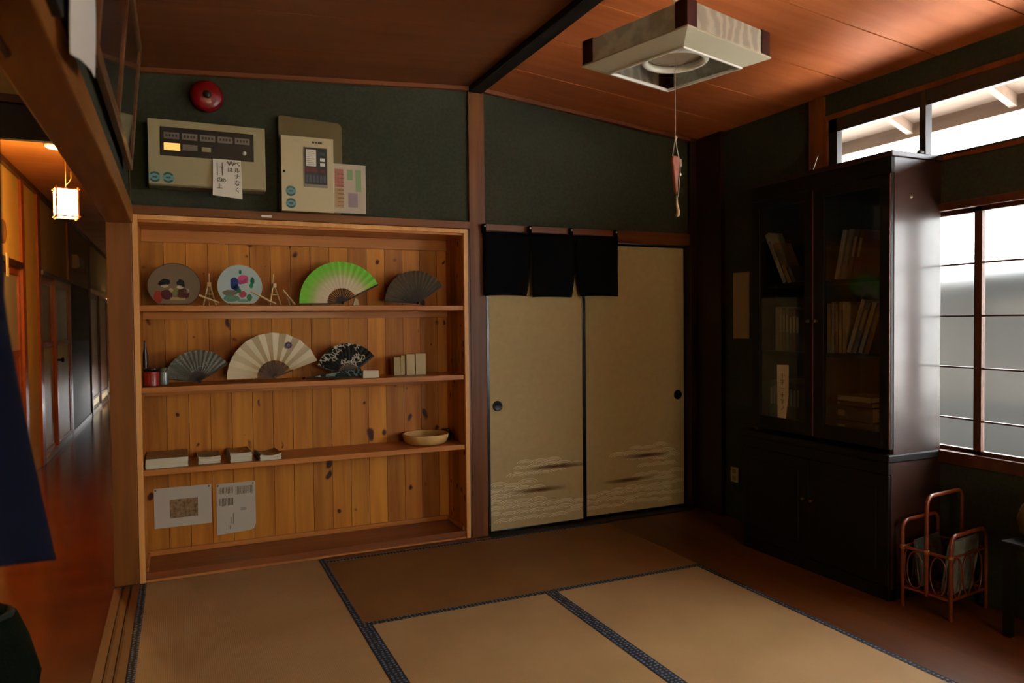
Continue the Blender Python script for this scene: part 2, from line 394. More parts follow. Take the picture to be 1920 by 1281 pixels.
# rear wall with an entrance window
sbox('wall_rear', M_wall, .30, 1.1, -6.48, -6.3, 0, 2.7); sbox('wall_rear_right', M_wall, 2.7, 4.0, -6.48, -6.3, 0, 2.7)
sbox('wall_rear_top', M_wall, 1.1, 2.7, -6.48, -6.3, 2.0, 2.7); sbox('wall_rear_low', M_wall, 1.1, 2.7, -6.48, -6.3, 0, .7)
w3 = struct(MB().box(1.08, 1.12, -6.40, -6.29, .7, 2.0).box(2.68, 2.72, -6.40, -6.29, .7, 2.0).box(1.88, 1.92, -6.40, -6.29, .7, 2.0).box(1.1, 2.7, -6.40, -6.29, .68, .72).box(1.1, 2.7, -6.40, -6.29, 1.98, 2.02).build('window_3', M_sash))
MB().box(1.12, 2.68, -6.37, -6.366, .72, 1.98).build('window_pane', glass('rear_glass', (1, .86, .66), tint=.78), w3)

# ------------------------------------------------------------------ niche (built-in pine shelf)
sh = thing('display_shelf', 'built-in knotty pine shelf unit with three boards, left of the sliding doors', 'shelf', (1.276, .15, 0))
MB().box(.437, 2.115, .30, .325, .03, 1.78).build('back_panel', M_pine, sh)
MB().box(.418, .437, .004, .325, .0, 1.78).build('side_panel', M_pine_side, sh)
MB().box(2.115, 2.134, .004, .325, .0, 1.78).build('side_panel', M_pine_side, sh)
MB().box(.418, 2.134, .004, .325, 1.765, 1.79).build('top_panel', M_shelf, sh)
MB().box(.437, 2.115, .285, .30, 1.70, 1.765).build('back_rail', M_shelf, sh, bevel=.003)
f = MB(); f.box(.411, .436, -.012, .006, 0, 1.80).box(2.116, 2.141, -.012, .006, 0, 1.80).box(.436, 2.116, -.012, .006, 1.776, 1.80)
f.build('face_frame', M_pine_trim, sh, bevel=.002)
for z in (1.36, .958, .551):
    MB().box(.438, 2.114, .002, .30, z-.028, z).build('shelf_board', M_shelf, sh, bevel=.0015)
    MB().box(.438, 2.114, .280, .2995, z-.066, z-.0285).build('shelf_cleat', M_shelf, sh, bevel=.0015)
MB().box(.438, 2.114, .002, .30, .012, .045).build('bottom_board', M_dkshelf, sh, bevel=.002)
f = MB(); f.box(.438, 2.114, .285, .30, .045, .072).box(.438, .450, .02, .30, .045, .066).box(2.102, 2.114, .02, .30, .045, .066).box(.438, 2.114, -.008, .004, 0, .012)
f.build('base_molding', M_shelf, sh, bevel=.002)

# ------------------------------------------------------------------ tatami
def tatami_mat(nm='tatami_rush', ca='a98556', cb='b89363'):
    mt, nt, b_ = nodes(nm); N = nt.nodes; L = nt.links
    tc = N.new('ShaderNodeTexCoord')
    wv = N.new('ShaderNodeTexWave'); wv.wave_type = 'BANDS'; wv.bands_direction = 'X'; wv.inputs['Scale'].default_value = 42; wv.inputs['Distortion'].default_value = .6; wv.inputs['Detail'].default_value = 1
    wv2 = N.new('ShaderNodeTexWave'); wv2.wave_type = 'BANDS'; wv2.bands_direction = 'Y'; wv2.inputs['Scale'].default_value = 110; wv2.inputs['Distortion'].default_value = .3
    L.new(tc.outputs['Object'], wv.inputs[0]); L.new(tc.outputs['Object'], wv2.inputs[0])
    ns = N.new('ShaderNodeTexNoise'); ns.inputs['Scale'].default_value = 3; ns.inputs['Detail'].default_value = 5; L.new(tc.outputs['Object'], ns.inputs[0])
    r = N.new('ShaderNodeValToRGB'); r.color_ramp.elements[0].color = hx(ca); r.color_ramp.elements[1].color = hx(cb); r.color_ramp.elements[0].position = .3; r.color_ramp.elements[1].position = .7
    L.new(ns.outputs[0], r.inputs[0])
    mxx = N.new('ShaderNodeMix'); mxx.data_type = 'RGBA'; mxx.blend_type = 'MULTIPLY'; mxx.inputs['Factor'].default_value = .22
    ml = N.new('ShaderNodeMath'); ml.operation = 'MULTIPLY'; L.new(wv.outputs['Fac'], ml.inputs[0]); L.new(wv2.outputs['Fac'], ml.inputs[1])
    L.new(r.outputs[0], mxx.inputs['A']); L.new(ml.outputs[0], mxx.inputs['B']); L.new(mxx.outputs['Result'], b_.inputs['Base Color'])
    bp = N.new('ShaderNodeBump'); bp.inputs['Strength'].default_value = .5; bp.inputs['Distance'].default_value = .001; L.new(ml.outputs[0], bp.inputs['Height']); L.new(bp.outputs[0], b_.inputs['Normal'])
    b_.inputs['Roughness'].default_value = .6; b_.inputs['Specular IOR Level'].default_value = .35
    return mt
M_tatami = tatami_mat()
M_tatami_sheen = tatami_mat('sheen_toned_tatami_rush', '805626', '8a602e')  # crosswise rush: darker colour stands in for its view-dependent sheen
def heri_mat():
    mt, nt, b_ = nodes('navy_patterned_border'); N = nt.nodes; L = nt.links
    tc = N.new('ShaderNodeNewGeometry')
    ck = N.new('ShaderNodeTexChecker'); ck.inputs['Scale'].default_value = 78; ck.inputs['Color1'].default_value = hx('06070c'); ck.inputs['Color2'].default_value = hx('121624')
    L.new(tc.outputs['Position'], ck.inputs['Vector'])
    vo = N.new('ShaderNodeTexVoronoi'); vo.inputs['Scale'].default_value = 55; vo.inputs['Randomness'].default_value = .25; L.new(tc.outputs['Position'], vo.inputs['Vector'])
    lt = N.new('ShaderNodeMath'); lt.operation = 'LESS_THAN'; lt.inputs[1].default_value = .27; L.new(vo.outputs['Distance'], lt.inputs[0])
    mx = N.new('ShaderNodeMix'); mx.data_type = 'RGBA'; L.new(lt.outputs[0], mx.inputs['Factor']); L.new(ck.outputs['Color'], mx.inputs['A']); mx.inputs['B'].default_value = hx('6c7688')
    L.new(mx.outputs['Result'], b_.inputs['Base Color']); b_.inputs['Roughness'].default_value = .8
    return mt
M_heri = heri_mat()
def tatami(label, x0, x1, y0, y1, along, bw=.030, M_tatami=M_tatami):
    cx, cy = (x0+x1)/2, (y0+y1)/2
    lx, ly = (x1-x0)/2-.001, (y1-y0)/2-.001
    t = thing('tatami_mat', label, 'tatami mat', (cx, cy, -.05), group='tatami mats on the floor')
    if along == 'y':
        MB().box(x0+bw, x1-bw, y0+.001, y1-.001, -.05, 0).build('mat_surface', M_tatami, t)
        MB().box(x0+.001, x0+bw, y0+.001, y1-.001, -.05, .0012).build('cloth_border', M_heri, t)
        MB().box(x1-bw, x1-.001, y0+.001, y1-.001, -.05, .0012).build('cloth_border', M_heri, t)
    else:
        o = MB().box(x0+.001, x1-.001, y0+bw, y1-bw, -.05, 0).build('mat_surface', M_tatami, t)
        MB().box(x0+.001, x1-.001, y0+.001, y0+bw, -.05, .0012).build('cloth_border', M_heri, t)
        MB().box(x0+.001, x1-.001, y1-bw, y1-.001, -.05, .0012).build('cloth_border', M_heri, t)
    return t
YM = -.985
tatami('leftmost tatami mat, in front of the pine shelf beside the corridor sill', .412, 1.293, -1.78, -.012, 'y')
tatami('darker-looking tatami mat lying crosswise in front of the sliding doors', 1.293, 3.035, YM, -.06, 'x', M_tatami=M_tatami_sheen)
tatami('middle tatami mat running toward the viewer, dark borders on both sides', 1.293, 2.165, YM-1.76, YM, 'y')
tatami('rightmost tatami mat, its dark border along the wooden floor strip', 2.165, 3.035, YM-1.76, YM, 'y')
tatami('tatami mat behind the camera, nearest to the corridor', .412, 1.293, -3.54, -1.78, 'y')
tatami('tatami mat lying crosswise behind the middle mats', 1.293, 3.035, -3.63, YM-1.76, 'x')
tatami('tatami mat by the rear wall on the left', .412, 1.74, -4.5, -3.63, 'x')
tatami('tatami mat by the rear wall on the right', 1.74, 3.035, -4.5, -3.63, 'x')
sbox('floor_rear', M_floor, .30, 3.035, -6.4, -4.5, -.05, 0)
sbox('trim_13', M_beamx, 1.293, 2.25, -.06, -.012, -.05, .004)
sbox('trim_14', M_ridge, 2.25, 3.715, -.06, .06, -.05, .006)
sbox('floor_doorway', M_floor, 2.25, 3.8, .06, .40, -.05, 0)

# ------------------------------------------------------------------ sliding doors (fusuma)
M_fus = mat('fusuma_paper', 'b2a074', .85, noise=.04, nscale=30, bump=.15, bscale=150)
M_wave = mat('pale_wave_print', 'e2dabc', .8)
M_streak = None
def streak_mat():
    mt, nt, b_ = nodes('brown_brush_print'); N = nt.nodes; L = nt.links
    out = N['Material Output']; tc = N.new('ShaderNodeTexCoord')
    mp = N.new('ShaderNodeMapping'); mp.inputs['Location'].default_value = (-.5, -.5, -.5); L.new(tc.outputs['Generated'], mp.inputs[0])
    mp.vector_type = 'POINT'; mp.inputs['Scale'].default_value = (1, 0, 1)
    mp.inputs['Location'].default_value = (-.5, 0, -.5)
    ln = N.new('ShaderNodeVectorMath'); ln.operation = 'LENGTH'; L.new(mp.outputs[0], ln.inputs[0])
    mr = N.new('ShaderNodeMapRange'); mr.inputs['From Min'].default_value = .0; mr.inputs['From Max'].default_value = .5; mr.inputs['To Min'].default_value = .85; mr.inputs['To Max'].default_value = 0
    L.new(ln.outputs['Value'], mr.inputs['Value'])
    tr = N.new('ShaderNodeBsdfTransparent'); mx = N.new('ShaderNodeMixShader')
    b_.inputs['Base Color'].default_value = hx('6a3c12'); b_.inputs['Roughness'].default_value = .85
    L.new(mr.outputs[0], mx.inputs[0]); L.new(tr.outputs[0], mx.inputs[1]); L.new(b_.outputs[0], mx.inputs[2]); L.new(mx.outputs[0], out.inputs[0])
    return mt
M_streak = streak_mat()
def fusuma(n, x0, x1, yf, px, streaks, waves):
    t = struct(MB().box(x0, x1, yf+.002, yf+.026, .008, 1.757).build('door_%d' % n, M_fus))
    fr = MB().box(x0-.004, x0+(.014 if n == 1 else .022), yf-.001, yf+.028, .006, 1.757).box(x1-(.022 if n == 1 else .008), x1+.004, yf-.001, yf+.028, .006, 1.757).box(x0, x1, yf-.001, yf+.028, .006, .022).box(x0, x1, yf-.001, yf+.028, 1.743, 1.757)
    fr.build('door_frame', M_black, t, bevel=.002)
    p = MB().lathe([(0, -.003), (.020, -.003), (.026, -.006), (.030, -.004), (.032, .001), (0, .001)], 28, Matrix.Translation((px, yf+.0005, .763)) @ Euler((PI/2, 0, 0)).to_matrix().to_4x4() @ Matrix.Scale(-1, 4, (0, 0, 1)))
    p.build('door_pull', mat('black_iron', '0e0f0d', .35, metal=.6), t, smooth=True)
    wv = MB()
    for cx, cz, r in waves:
        for k in (1., .72, .45):
            pts = [Vector((cx+r*k*math.cos(a), yf+.0016, cz+r*k*.46*math.sin(a))) for a in [PI*(.10+.80*i/12) for i in range(13)]]
            for q0, q1 in zip(pts, pts[1:]):
                d = (q1-q0).normalized(); nn = Vector((-d.z, 0, d.x))*.0016
                vs = [wv.bm.verts.new(v) for v in (q0-nn, q1-nn, q1+nn, q0+nn)]; wv.bm.faces.new(vs)
    wv.build('wave_print', M_wave, t)
    for cx, cz, L_, H_ in streaks:
        s_ = MB(); vs = [s_.bm.verts.new(v) for v in ((cx-L_, yf+.0014, cz-H_-L_*.03), (cx+L_, yf+.0014, cz-H_+L_*.03), (cx+L_, yf+.0014, cz+H_+L_*.03), (cx-L_, yf+.0014, cz+H_-L_*.03))]
        s_.bm.faces.new(vs); s_.build('brush_print', M_streak, t)
    return t
def wavefield(x0, x1, rows, seed):
    rnd = random.Random(seed); out = []
    for j, (z, a, b_) in enumerate(rows):
        x = x0+(x1-x0)*a
        xe = x0+(x1-x0)*b_
        while x < xe:
            out.append((x, z+rnd.uniform(-.008, .008), rnd.uniform(.055, .075))); x += .095
    return out
wl = wavefield(2.30, 2.88, [(.06, .1, .95), (.095, .0, 1.0), (.13, .0, 1.0), (.165, .0, .6), (.20, .05, .5), (.235, .0, .5), (.27, .05, .4), (.33, .25, .8), (.365, .3, 1.), (.40, .35, .8)], 3)
wr = wavefield(2.98, 3.66, [(.06, .0, .95), (.095, .0, 1.0), (.13, .0, .9), (.16, .3, 1.0), (.20, .6, 1.0), (.235, .55, 1.), (.30, .6, 1.0), (.34, .5, 1.0), (.38, .3, .9), (.42, .5, .9)], 4)
fusuma(1, 2.262, 2.925, .004, 2.325, [(2.74, .37, .22, .016), (2.59, .235, .20, .016)], wl)
fusuma(2, 2.915, 3.712, .034, 3.655, [(3.40, .375, .20, .014), (3.26, .225, .22, .014)], wr)

# ------------------------------------------------------------------ dark noren above the doors
M_noren = mat('navy_black_cloth', '05060a', .95, bump=.4, bscale=500, spec=.1)
no = thing('short_curtain', 'short black split curtain of three panels hung over the left sliding door', 'curtain', (2.68, -.045, 1.42))
def cloth(name, x0, x1, z0, z1, y, mt, parent, taper0=0, taper1=0, amp=.006, ph=0):
    b_ = MB(); nx, nz = 14, 14; g = []
    for i in range(nz+1):
        row = []
        tz = i/nz; z = z1+(z0-z1)*tz
        a = x0+taper0*tz**3; c = x1-taper1*tz**3
        for j in range(nx+1):
            tx = j/nx; x = a+(c-a)*tx
            row.append(b_.bm.verts.new((x, y-amp*tz*math.sin(tx*7+ph)-amp*.4*math.sin(tz*5+tx*3), z+.004*math.sin(tx*PI))))
        g.append(row)
    for i in range(nz):
        for j in range(nx): b_.bm.faces.new((g[i][j], g[i][j+1], g[i+1][j+1], g[i+1][j]))
    o = b_.build(name, mt, parent, smooth=False)
    for p in o.data.polygons: p.use_smooth = True
    md = o.modifiers.new('solid', 'SOLIDIFY'); md.thickness = .002; md.offset = 0
    return o
cloth('curtain_panel', 2.228, 2.530, 1.415, 1.785, -.045, M_noren, no, .0, .035, ph=.5)
cloth('curtain_panel', 2.532, 2.832, 1.408, 1.787, -.046, M_noren, no, .004, .03, ph=2)
cloth('curtain_panel', 2.834, 3.140, 1.415, 1.787, -.045, M_noren, no, .035, .0, ph=3.5)
for x in (2.232, 2.525, 2.805, 3.125):
    lp = MB().box(x-.011, x+.011, -.050, -.030, 1.780, 1.832).build('loop', M_noren, no, bevel=.003)
    MB().lathe([(0, 0), (.005, .0), (.006, .004), (.003, .007), (0, .007)], 12, Matrix.Translation((x, -.050, 1.818)) @ Euler((PI/2, 0, 0)).to_matrix().to_4x4()).build('pushpin', M_white, lp, smooth=True)
MB().tube([(2.222, -.038, 1.79), (3.145, -.038, 1.79)], .005, 8).build('rod', M_darkpost, no, smooth=True)

# ------------------------------------------------------------------ alarm panel
M_pan = mat('cream_enamel', '978e6c', .45)
pa = thing('alarm_panel', 'wide cream fire alarm panel with one lit orange window on the green wall', 'alarm panel', (.757, -.06, 1.93))
MB().box(.490, 1.022, -.112, .0, 1.928, 2.243).build('panel_case', mat('panel_case', '6d6650', .5), pa, bevel=.006)
MB().box(.492, 1.020, -.122, -.112, 1.934, 2.241).build('panel_door', M_pan, pa, bevel=.003)
dp = MB().box(.545, .966, -.126, -.121, 2.070, 2.206).build('display_strip', mat('dark_display', '15110f', .3), pa, bevel=.002)
M_win = mat('grey_legend_window', '6d655c', .5)
for k in range(5):
    x = .561+.0795*k
    MB().box(x, x+.068, -.128, -.1255, 2.150, 2.181).build('legend_window', M_win, dp)
    tx = MB()
    for q in range(4): tx.box(x+.008+q*.014, x+.017+q*.014, -.1286, -.128, 2.160, 2.172)
    tx.build('legend_lettering', mat('legend_ink', '3a3430', .7), dp)
lw = MB().box(.561, .632, -.129, -.1255, 2.096, 2.130).build('lit_window', mat('lit_orange_window', '40240c', .4, emit='ffb860', estr=1.25), dp); lw['label'] = 'glowing orange indicator window'
MB().box(.642, .708, -.128, -.1255, 2.100, 2.128).build('legend_window', M_win, dp)
MB().box(.727, .768, -.129, -.1255, 2.100, 2.122).build('legend_window', mat('pale_legend', '8f8a70', .5), dp)
MB().lathe([(0, 0), (.010, 0), (.010, .004), (.007, .010), (0, .010)], 16, Matrix.Translation((.921, -.126, 2.108)) @ Euler((PI/2, 0, 0)).to_matrix().to_4x4()).build('switch', M_white, dp, smooth=True)
M_cy = mat('cyan_sticker', '5f8f94', .5); M_cyd = mat('dark_teal_sticker', '1f4a48', .5)
def sticker(x, z, y, par, r=.026, ink='teal'):
    s_ = MB().lathe([(0, 0), (r, 0), (r, .001), (0, .001)], 26, Matrix.Translation((x, y, z)) @ Euler((PI/2, 0, 0)).to_matrix().to_4x4()).build('round_sticker', M_cy, par)
    m_ = MB()
    for a0 in (.18, 1.18):
        pts = [(math.cos(PI*(a0+.64*i/10)), math.sin(PI*(a0+.64*i/10))) for i in range(11)]
        poly = [(x+p[0]*r*.97, z+p[1]*r*.97) for p in pts]+[(x+p[0]*r*.70, z+p[1]*r*.62) for p in pts[::-1]]
        m_.prism(poly, y-.0018, y-.001)
    m_.box(x-.010, x+.010, y-.0018, y-.001, z-.004, z+.004)
    m_.build('sticker_print', M_cyd, s_)
sticker(.519, 1.966, -.122, pa); sticker(.577, 1.966, -.122, pa)
# hanging handwritten note
M_ink = mat('brush_ink', '2a2418', .8)
nt_ = thing('handwritten_note', 'white note with vertical brush writing, hanging from the alarm panel', 'note', (.838, -.128, 1.885))
b_ = MB(); g = []
for i in range(9):
    t_ = i/8; z = 2.071+(1.887-2.071)*t_; y = -.127-.012*math.sin(t_*PI*.9)-.004*t_
    g.append([b_.bm.verts.new((.774+(.906-.774)*j/6+.004*(t_-.5)*(j-3)/3, y, z-.012*(j/6-.5)*t_)) for j in range(7)])
for i in range(8):
    for j in range(6): b_.bm.faces.new((g[i][j], g[i][j+1], g[i+1][j+1], g[i+1][j]))
ns = b_.build('paper_sheet', M_paper, nt_); ns.modifiers.new('solid', 'SOLIDIFY').thickness = .0006
for x, zt, chars, sz in ((.889, 2.050, 'ベルナなく', .030), (.862, 2.050, 'W', .034), (.858, 2.018, 'は', .026), (.818, 2.030, 'ー', .02), (.808, 1.968, 'の上', .028), (.828, 1.965, 'の', .022)):
    for k, ch in enumerate(chars):
        z = zt-k*.032
        t_ = (2.071-z)/.184; y = -.127-.012*math.sin(max(0, t_)*PI*.9)-.004*t_-.0016
        text_mesh(ch, sz, M_ink, nt_, face_y(x-.004, y, z), 'lettering')
for x in (.795, .818):
    s_ = MB(); pp = []
    for i in range(6):
        z = 2.055-.065*i/5; t_ = (2.071-z)/.184
        pp.append((x, -.127-.012*math.sin(t_*PI*.9)-.004*t_-.0016, z))
    s_.tube(pp, .0014, 5).build('ink_stroke', M_ink, nt_)

# breaker / control box with olive backing case
pb = thing('control_box', 'cream upright control box with small keypad on an olive case, right of the alarm panel', 'control box', (1.23, -.05, 1.84))
MB().prism([(1.095, 1.842), (1.405, 1.842), (1.421, 1.86), (1.421, 2.31), (1.405, 2.328), (1.11, 2.342), (1.095, 2.335)], -.035, .0).build('backing_case', mat('olive_case', '5c4f2a', .5), pb, bevel=.004)
MB().box(1.100, 1.362, -.092, -.035, 1.842, 2.222).build('box_case', mat('olive_case', '5c4f2a', .5), pb, bevel=.003)
MB().box(1.098, 1.362, -.104, -.092, 1.840, 2.224).build('box_door', mat('cream_box_door', 'b5aa88', .4), pb, bevel=.003)
kp = MB().box(1.210, 1.330, -.108, -.103, 1.968, 2.172).build('keypad_frame', mat('grey_metal_bezel', '77756a', .4), pb, bevel=.001)
MB().box(1.214, 1.326, -.1088, -.107, 1.982, 2.168).build('keypad_face', mat('keypad_dark', '1e2224', .4), kp)
MB().box(1.222, 1.272, -.1098, -.1085, 2.075, 2.160).build('keypad_label', M_paper, kp)
tx = MB()
for k in range(8): tx.box(1.227, 1.267-(k % 3)*.006, -.1104, -.1097, 2.082+k*.0095, 2.0845+k*.0095)
tx.build('label_lettering', mat('faint_print', '8b8478', .8), kp)
MB().box(1.217, 1.277, -.1095, -.1085, 2.045, 2.068).build('red_band', mat('dark_red_key', '5a1520', .5), kp)
for k in range(6):
    MB().box(1.218+.018*k, 1.230+.018*k, -.1105, -.1085, 1.992, 2.030).build('key', mat('blue_grey_key', '3c4658', .4), kp)
for k, (z, mm) in enumerate(((2.110, M_white), (2.085, M_white), (2.052, mat('dark_red_key', '', .5)), (2.140, mat('teal_key', '2c4a4e', .4)))):
    MB().box(1.292, 1.316, -.111, -.1085, z-.008, z+.008).build('key', mm, kp)
tx = MB()
for k, w_ in enumerate((.006, .005, .007, .005, .006, .007, .005)): tx.box(1.252+k*.0078, 1.252+k*.0078+w_, -.1046, -.104, 2.193, 2.202)
tx.build('small_lettering', mat('name_ink', '2e2a26', .6), pb)
MB().lathe([(0, 0), (.006, 0), (.006, .003), (0, .003)], 14, Matrix.Translation((1.112, -.104, 2.040)) @ Euler((PI/2, 0, 0)).to_matrix().to_4x4()).build('keyhole', M_black, pb)
sticker(1.144, 1.942, -.104, pb); sticker(1.144, 1.880, -.104, pb)
# poster
po = thing('wall_notice', 'small notice with red, green and purple blocks, right of the control box', 'notice', (1.455, -.036, 1.855))
MB().box(1.366, 1.545, -.0400, -.0375, 1.853, 2.113).build('paper_sheet', mat('pinkish_paper', 'b3a695', .8), po)
def ink(x0, x1, z0, z1, mm, par, y=-.0406): return MB().box(x0, x1, y, y+.0006, z0, z1).build('printed_block', mm, par)
ink(1.380, 1.425, 1.99, 2.085, mat('print_red', 'a8685a', .8), po)
ink(1.380, 1.425, 1.88, 1.985, mat('print_ochre', 'a88a62', .8), po)
ink(1.445, 1.475, 2.03, 2.085, mat('print_green', '7f9a6e', .8), po); ink(1.490, 1.520, 1.97, 2.085, mat('print_green', '', .8), po)
ink(1.450, 1.500, 1.885, 1.96, mat('print_purple', '8f7f88', .8), po)
tx = MB()
for k in range(9): tx.box(1.393, 1.427, -.0412, -.0406, 1.888+k*.021, 1.892+k*.021)
tx.build('fine_print', mat('print_dark', '6a5248', .8), po)
# bell
be = thing('fire_bell', 'round dark red fire alarm bell above the alarm panel', 'bell', (.758, 0, 2.397))
mx_ = Matrix.Translation((.758, 0, 2.397)) @ Euler((PI/2, 0, 0)).to_matrix().to_4x4()
MB().lathe([(0, 0), (.05, 0), (.05, .022), (0, .022)], 32, mx_).build('bell_base', mat('bell_base', '2a0808', .5), be)
MB().lathe([(.074, .022), (.078, .026), (.076, .040), (.064, .054), (.040, .063), (.016, .066), (0, .066)], 40, mx_).build('bell_gong', mat('red_enamel', '74080f', .35), be, smooth=True)
MB().lathe([(0, .064), (.019, .064), (.019, .070), (.009, .075), (0, .075)], 20, mx_).build('bell_nut', mat('dark_nut', '1c0a08', .4), be, smooth=True)
# small label stuck on lintel
tag(MB().box(1.006, 1.056, -.033, -.0302, 1.811, 1.822).build('sticky_label', M_white), 'tiny white label stuck on the wooden lintel above the pine shelf', 'label')

# ------------------------------------------------------------------ folding fans
def leaf_mat(name, stops, rough=.7, spots=None, scale=1):
    """colour by distance from the pivot (printed on the leaf)"""
    mt, nt, b_ = nodes(name); N = nt.nodes; L = nt.links
    tc = N.new('ShaderNodeTexCoord'); ln = N.new('ShaderNodeVectorMath'); ln.operation = 'LENGTH'; L.new(tc.outputs['Object'], ln.inputs[0])
    r = N.new('ShaderNodeValToRGB'); cr = r.color_ramp
    while len(cr.elements) < len(stops): cr.elements.new(.5)
    for e_, (p, c_) in zip(cr.elements, stops): e_.position = p; e_.color = hx(c_)
    ml = N.new('ShaderNodeMath'); ml.operation = 'MULTIPLY'; ml.inputs[1].default_value = 4.0; L.new(ln.outputs['Value'], ml.inputs[0]); L.new(ml.outputs[0], r.inputs[0])
    col = r.outputs[0]
    if spots:
        vo = N.new('ShaderNodeTexVoronoi'); vo.feature = 'DISTANCE_TO_EDGE'; vo.inputs['Scale'].default_value = spots[1]; L.new(tc.outputs['Object'], vo.inputs[0])
        ns_ = N.new('ShaderNodeTexNoise'); ns_.inputs['Scale'].default_value = 12; L.new(tc.outputs['Object'], ns_.inputs[0])
        lt = N.new('ShaderNodeMath'); lt.operation = 'LESS_THAN'; lt.inputs[1].default_value = spots[2]; L.new(vo.outputs['Distance'], lt.inputs[0])
        gt = N.new('ShaderNodeMath'); gt.operation = 'GREATER_THAN'; gt.inputs[1].default_value = .5; L.new(ns_.outputs['Fac'], gt.inputs[0])
        mu = N.new('ShaderNodeMath'); mu.operation = 'MULTIPLY'; L.new(lt.outputs[0], mu.inputs[0]); L.new(gt.outputs[0], mu.inputs[1])
        mx = N.new('ShaderNodeMix'); mx.data_type = 'RGBA'; L.new(mu.outputs[0], mx.inputs['Factor']); L.new(col, mx.inputs['A']); mx.inputs['B'].default_value = hx(spots[0])
        col = mx.outputs['Result']
    L.new(col, b_.inputs['Base Color']); b_.inputs['Roughness'].default_value = rough
    return mt
def folding_fan(label, loc, R, ri, a0, a1, n, leafm, ribm, lean=-.2, rz=0, amp=.004, rw=.0042, gl=.985, group='folding fans on the pine shelf'):
    """pivot at loc; opens from a0 to a1 degrees in its own XZ plane"""
    t = thing('folding_fan', label, 'folding fan', loc, (lean, 0, rz), group=group)
    a0, a1 = math.radians(a0), math.radians(a1)
    bm_ = MB(); prev = None; k = 2*n
    for i in range(k+1):
        a = a0+(a1-a0)*i/k; y = amp*(1 if i % 2 else -1)
        RR = R*(1-.004*(i % 2))
        cur = [bm_.bm.verts.new((r*math.cos(a), y*(r/R), r*math.sin(a))) for r in (ri, (ri+RR)/2, RR)]
        if prev:
            for q in range(2): bm_.bm.faces.new((prev[q], prev[q+1], cur[q+1], cur[q]))
        prev = cur
    lf = bm_.build('fan_leaf', leafm, t, local=True); lf.modifiers.new('solid', 'SOLIDIFY').thickness = .0008
    ir = ri*1.08
    for i in range(n+1):
        a = a0+(a1-a0)*i/n
        d = Vector((math.cos(a), 0, math.sin(a))); p = Vector((-d.z, 0, d.x))
        w0, w1 = .0018, rw if 0 < i < n else .005
        L_ = ir if 0 < i < n else R*gl
        yy = .0025 if 0 < i < n else (-.006 if i == 0 else .007)
        r_ = MB(); y0, y1 = yy-.0008, yy+.0008
        pts = [d*-.008-p*w0*1.6, d*(L_*.5)-p*w1, d*L_-p*w1*.8, d*L_+p*w1*.8, d*(L_*.5)+p*w1, d*-.008+p*w0*1.6]
        r_.prism([(v.x, v.z) for v in pts], y0, y1)
        r_.build('guard_rib' if i in (0, n) else 'rib', ribm, t, local=True)
    MB().lathe([(0, -.009), (.005, -.009), (.005, .010), (0, .010)], 14, Euler((PI/2, 0, 0)).to_matrix().to_4x4()).build('rivet', M_black, t, local=True)
    return t
M_dkrib = mat('dark_bamboo', '2a1a12', .5); M_ltrib = mat('pale_bamboo', 'd0b47c', .5)
Z1, Z2, Z3 = 1.361, .959, .552
folding_fan('open folding fan shading from bright green to white, on the top shelf', (1.436, .09, Z1+.016), .232, .082, 27, 181, 16,
            leaf_mat('green_white_leaf', [(.30, 'd6c8ae'), (.52, 'd0c8a4'), (.66, 'a0bf62'), (.78, '78c83c'), (1, '70c438')]), mat('black_fan_rib', '1a120d', .4), lean=-.14, rw=.0024, amp=.002)
folding_fan('dark grey-brown folding fan tilted to the right at the right end of the top shelf', (1.875, .12, Z1+.016), .192, .055, 33, 176, 17,
            leaf_mat('charcoal_leaf', [(.2, '3d382e'), (.5, '504838'), (1, '544c3c')]), M_dkrib, lean=-.16)
folding_fan('grey-blue patterned folding fan, leftmost on the middle shelf', (.700, .11, Z2+.012), .165, .055, 32, 172, 15,
            leaf_mat('grey_blue_leaf', [(.2, '4c4c42'), (.6, '5e6056'), (1, '56584e')], spots=('7c8278', 60, .06)), mat('brown_black_rib', '2a1a10', .5), lean=-.20)
wf_ = folding_fan('large white folding fan with a purple crest in the centre of the middle shelf', (1.072, .10, Z2+.020), .240, .090, 20, 181, 9,
            leaf_mat('white_gold_leaf', [(.35, 'b8a680'), (.6, 'cabf9e'), (1, 'd2c8aa')]), mat('brown_fan_rib', '4a2a15', .5), lean=-.14, amp=.009, rw=.0105, gl=.42)
# crest print on the white fan
cm = MB(); ca = math.radians(66); cx_, cz_ = .185*math.cos(ca), .185*math.sin(ca)
for k in range(8):
    a = k*PI/4; px_, pz_ = cx_+.013*math.cos(a), cz_+.013*math.sin(a)
    cm.prism([(px_+.0065*math.cos(q*PI/4), pz_+.0065*math.sin(q*PI/4)) for q in range(8)], -.0125, -.0105)
cm.prism([(cx_+.004*math.cos(q*PI/4), cz_+.004*math.sin(q*PI/4)) for q in range(8)], -.0135, -.0105)
cm.build('crest_print', mat('purple_crest', '544460', .7), wf_, local=True)
folding_fan('black folding fan with white scroll pattern, right of the white fan', (1.475, .13, Z2+.012), .182, .065, 36, 160, 14,
            leaf_mat('black_white_leaf', [(.2, '120f0d'), (1, '16120f')], spots=('b9b2a0', 45, .10)), M_dkrib, lean=-.16)
folding_fan('half-closed dark fan with teal and white spots lying in front of the black fan', (1.215, .045, Z2+.012), .315, .06, -1, 8, 5,
            leaf_mat('teal_spot_leaf', [(.2, '101412'), (1, '16201e')], spots=('7f9a94', 40, .11)), mat('black_fan_rib', '', .4), lean=-.35)
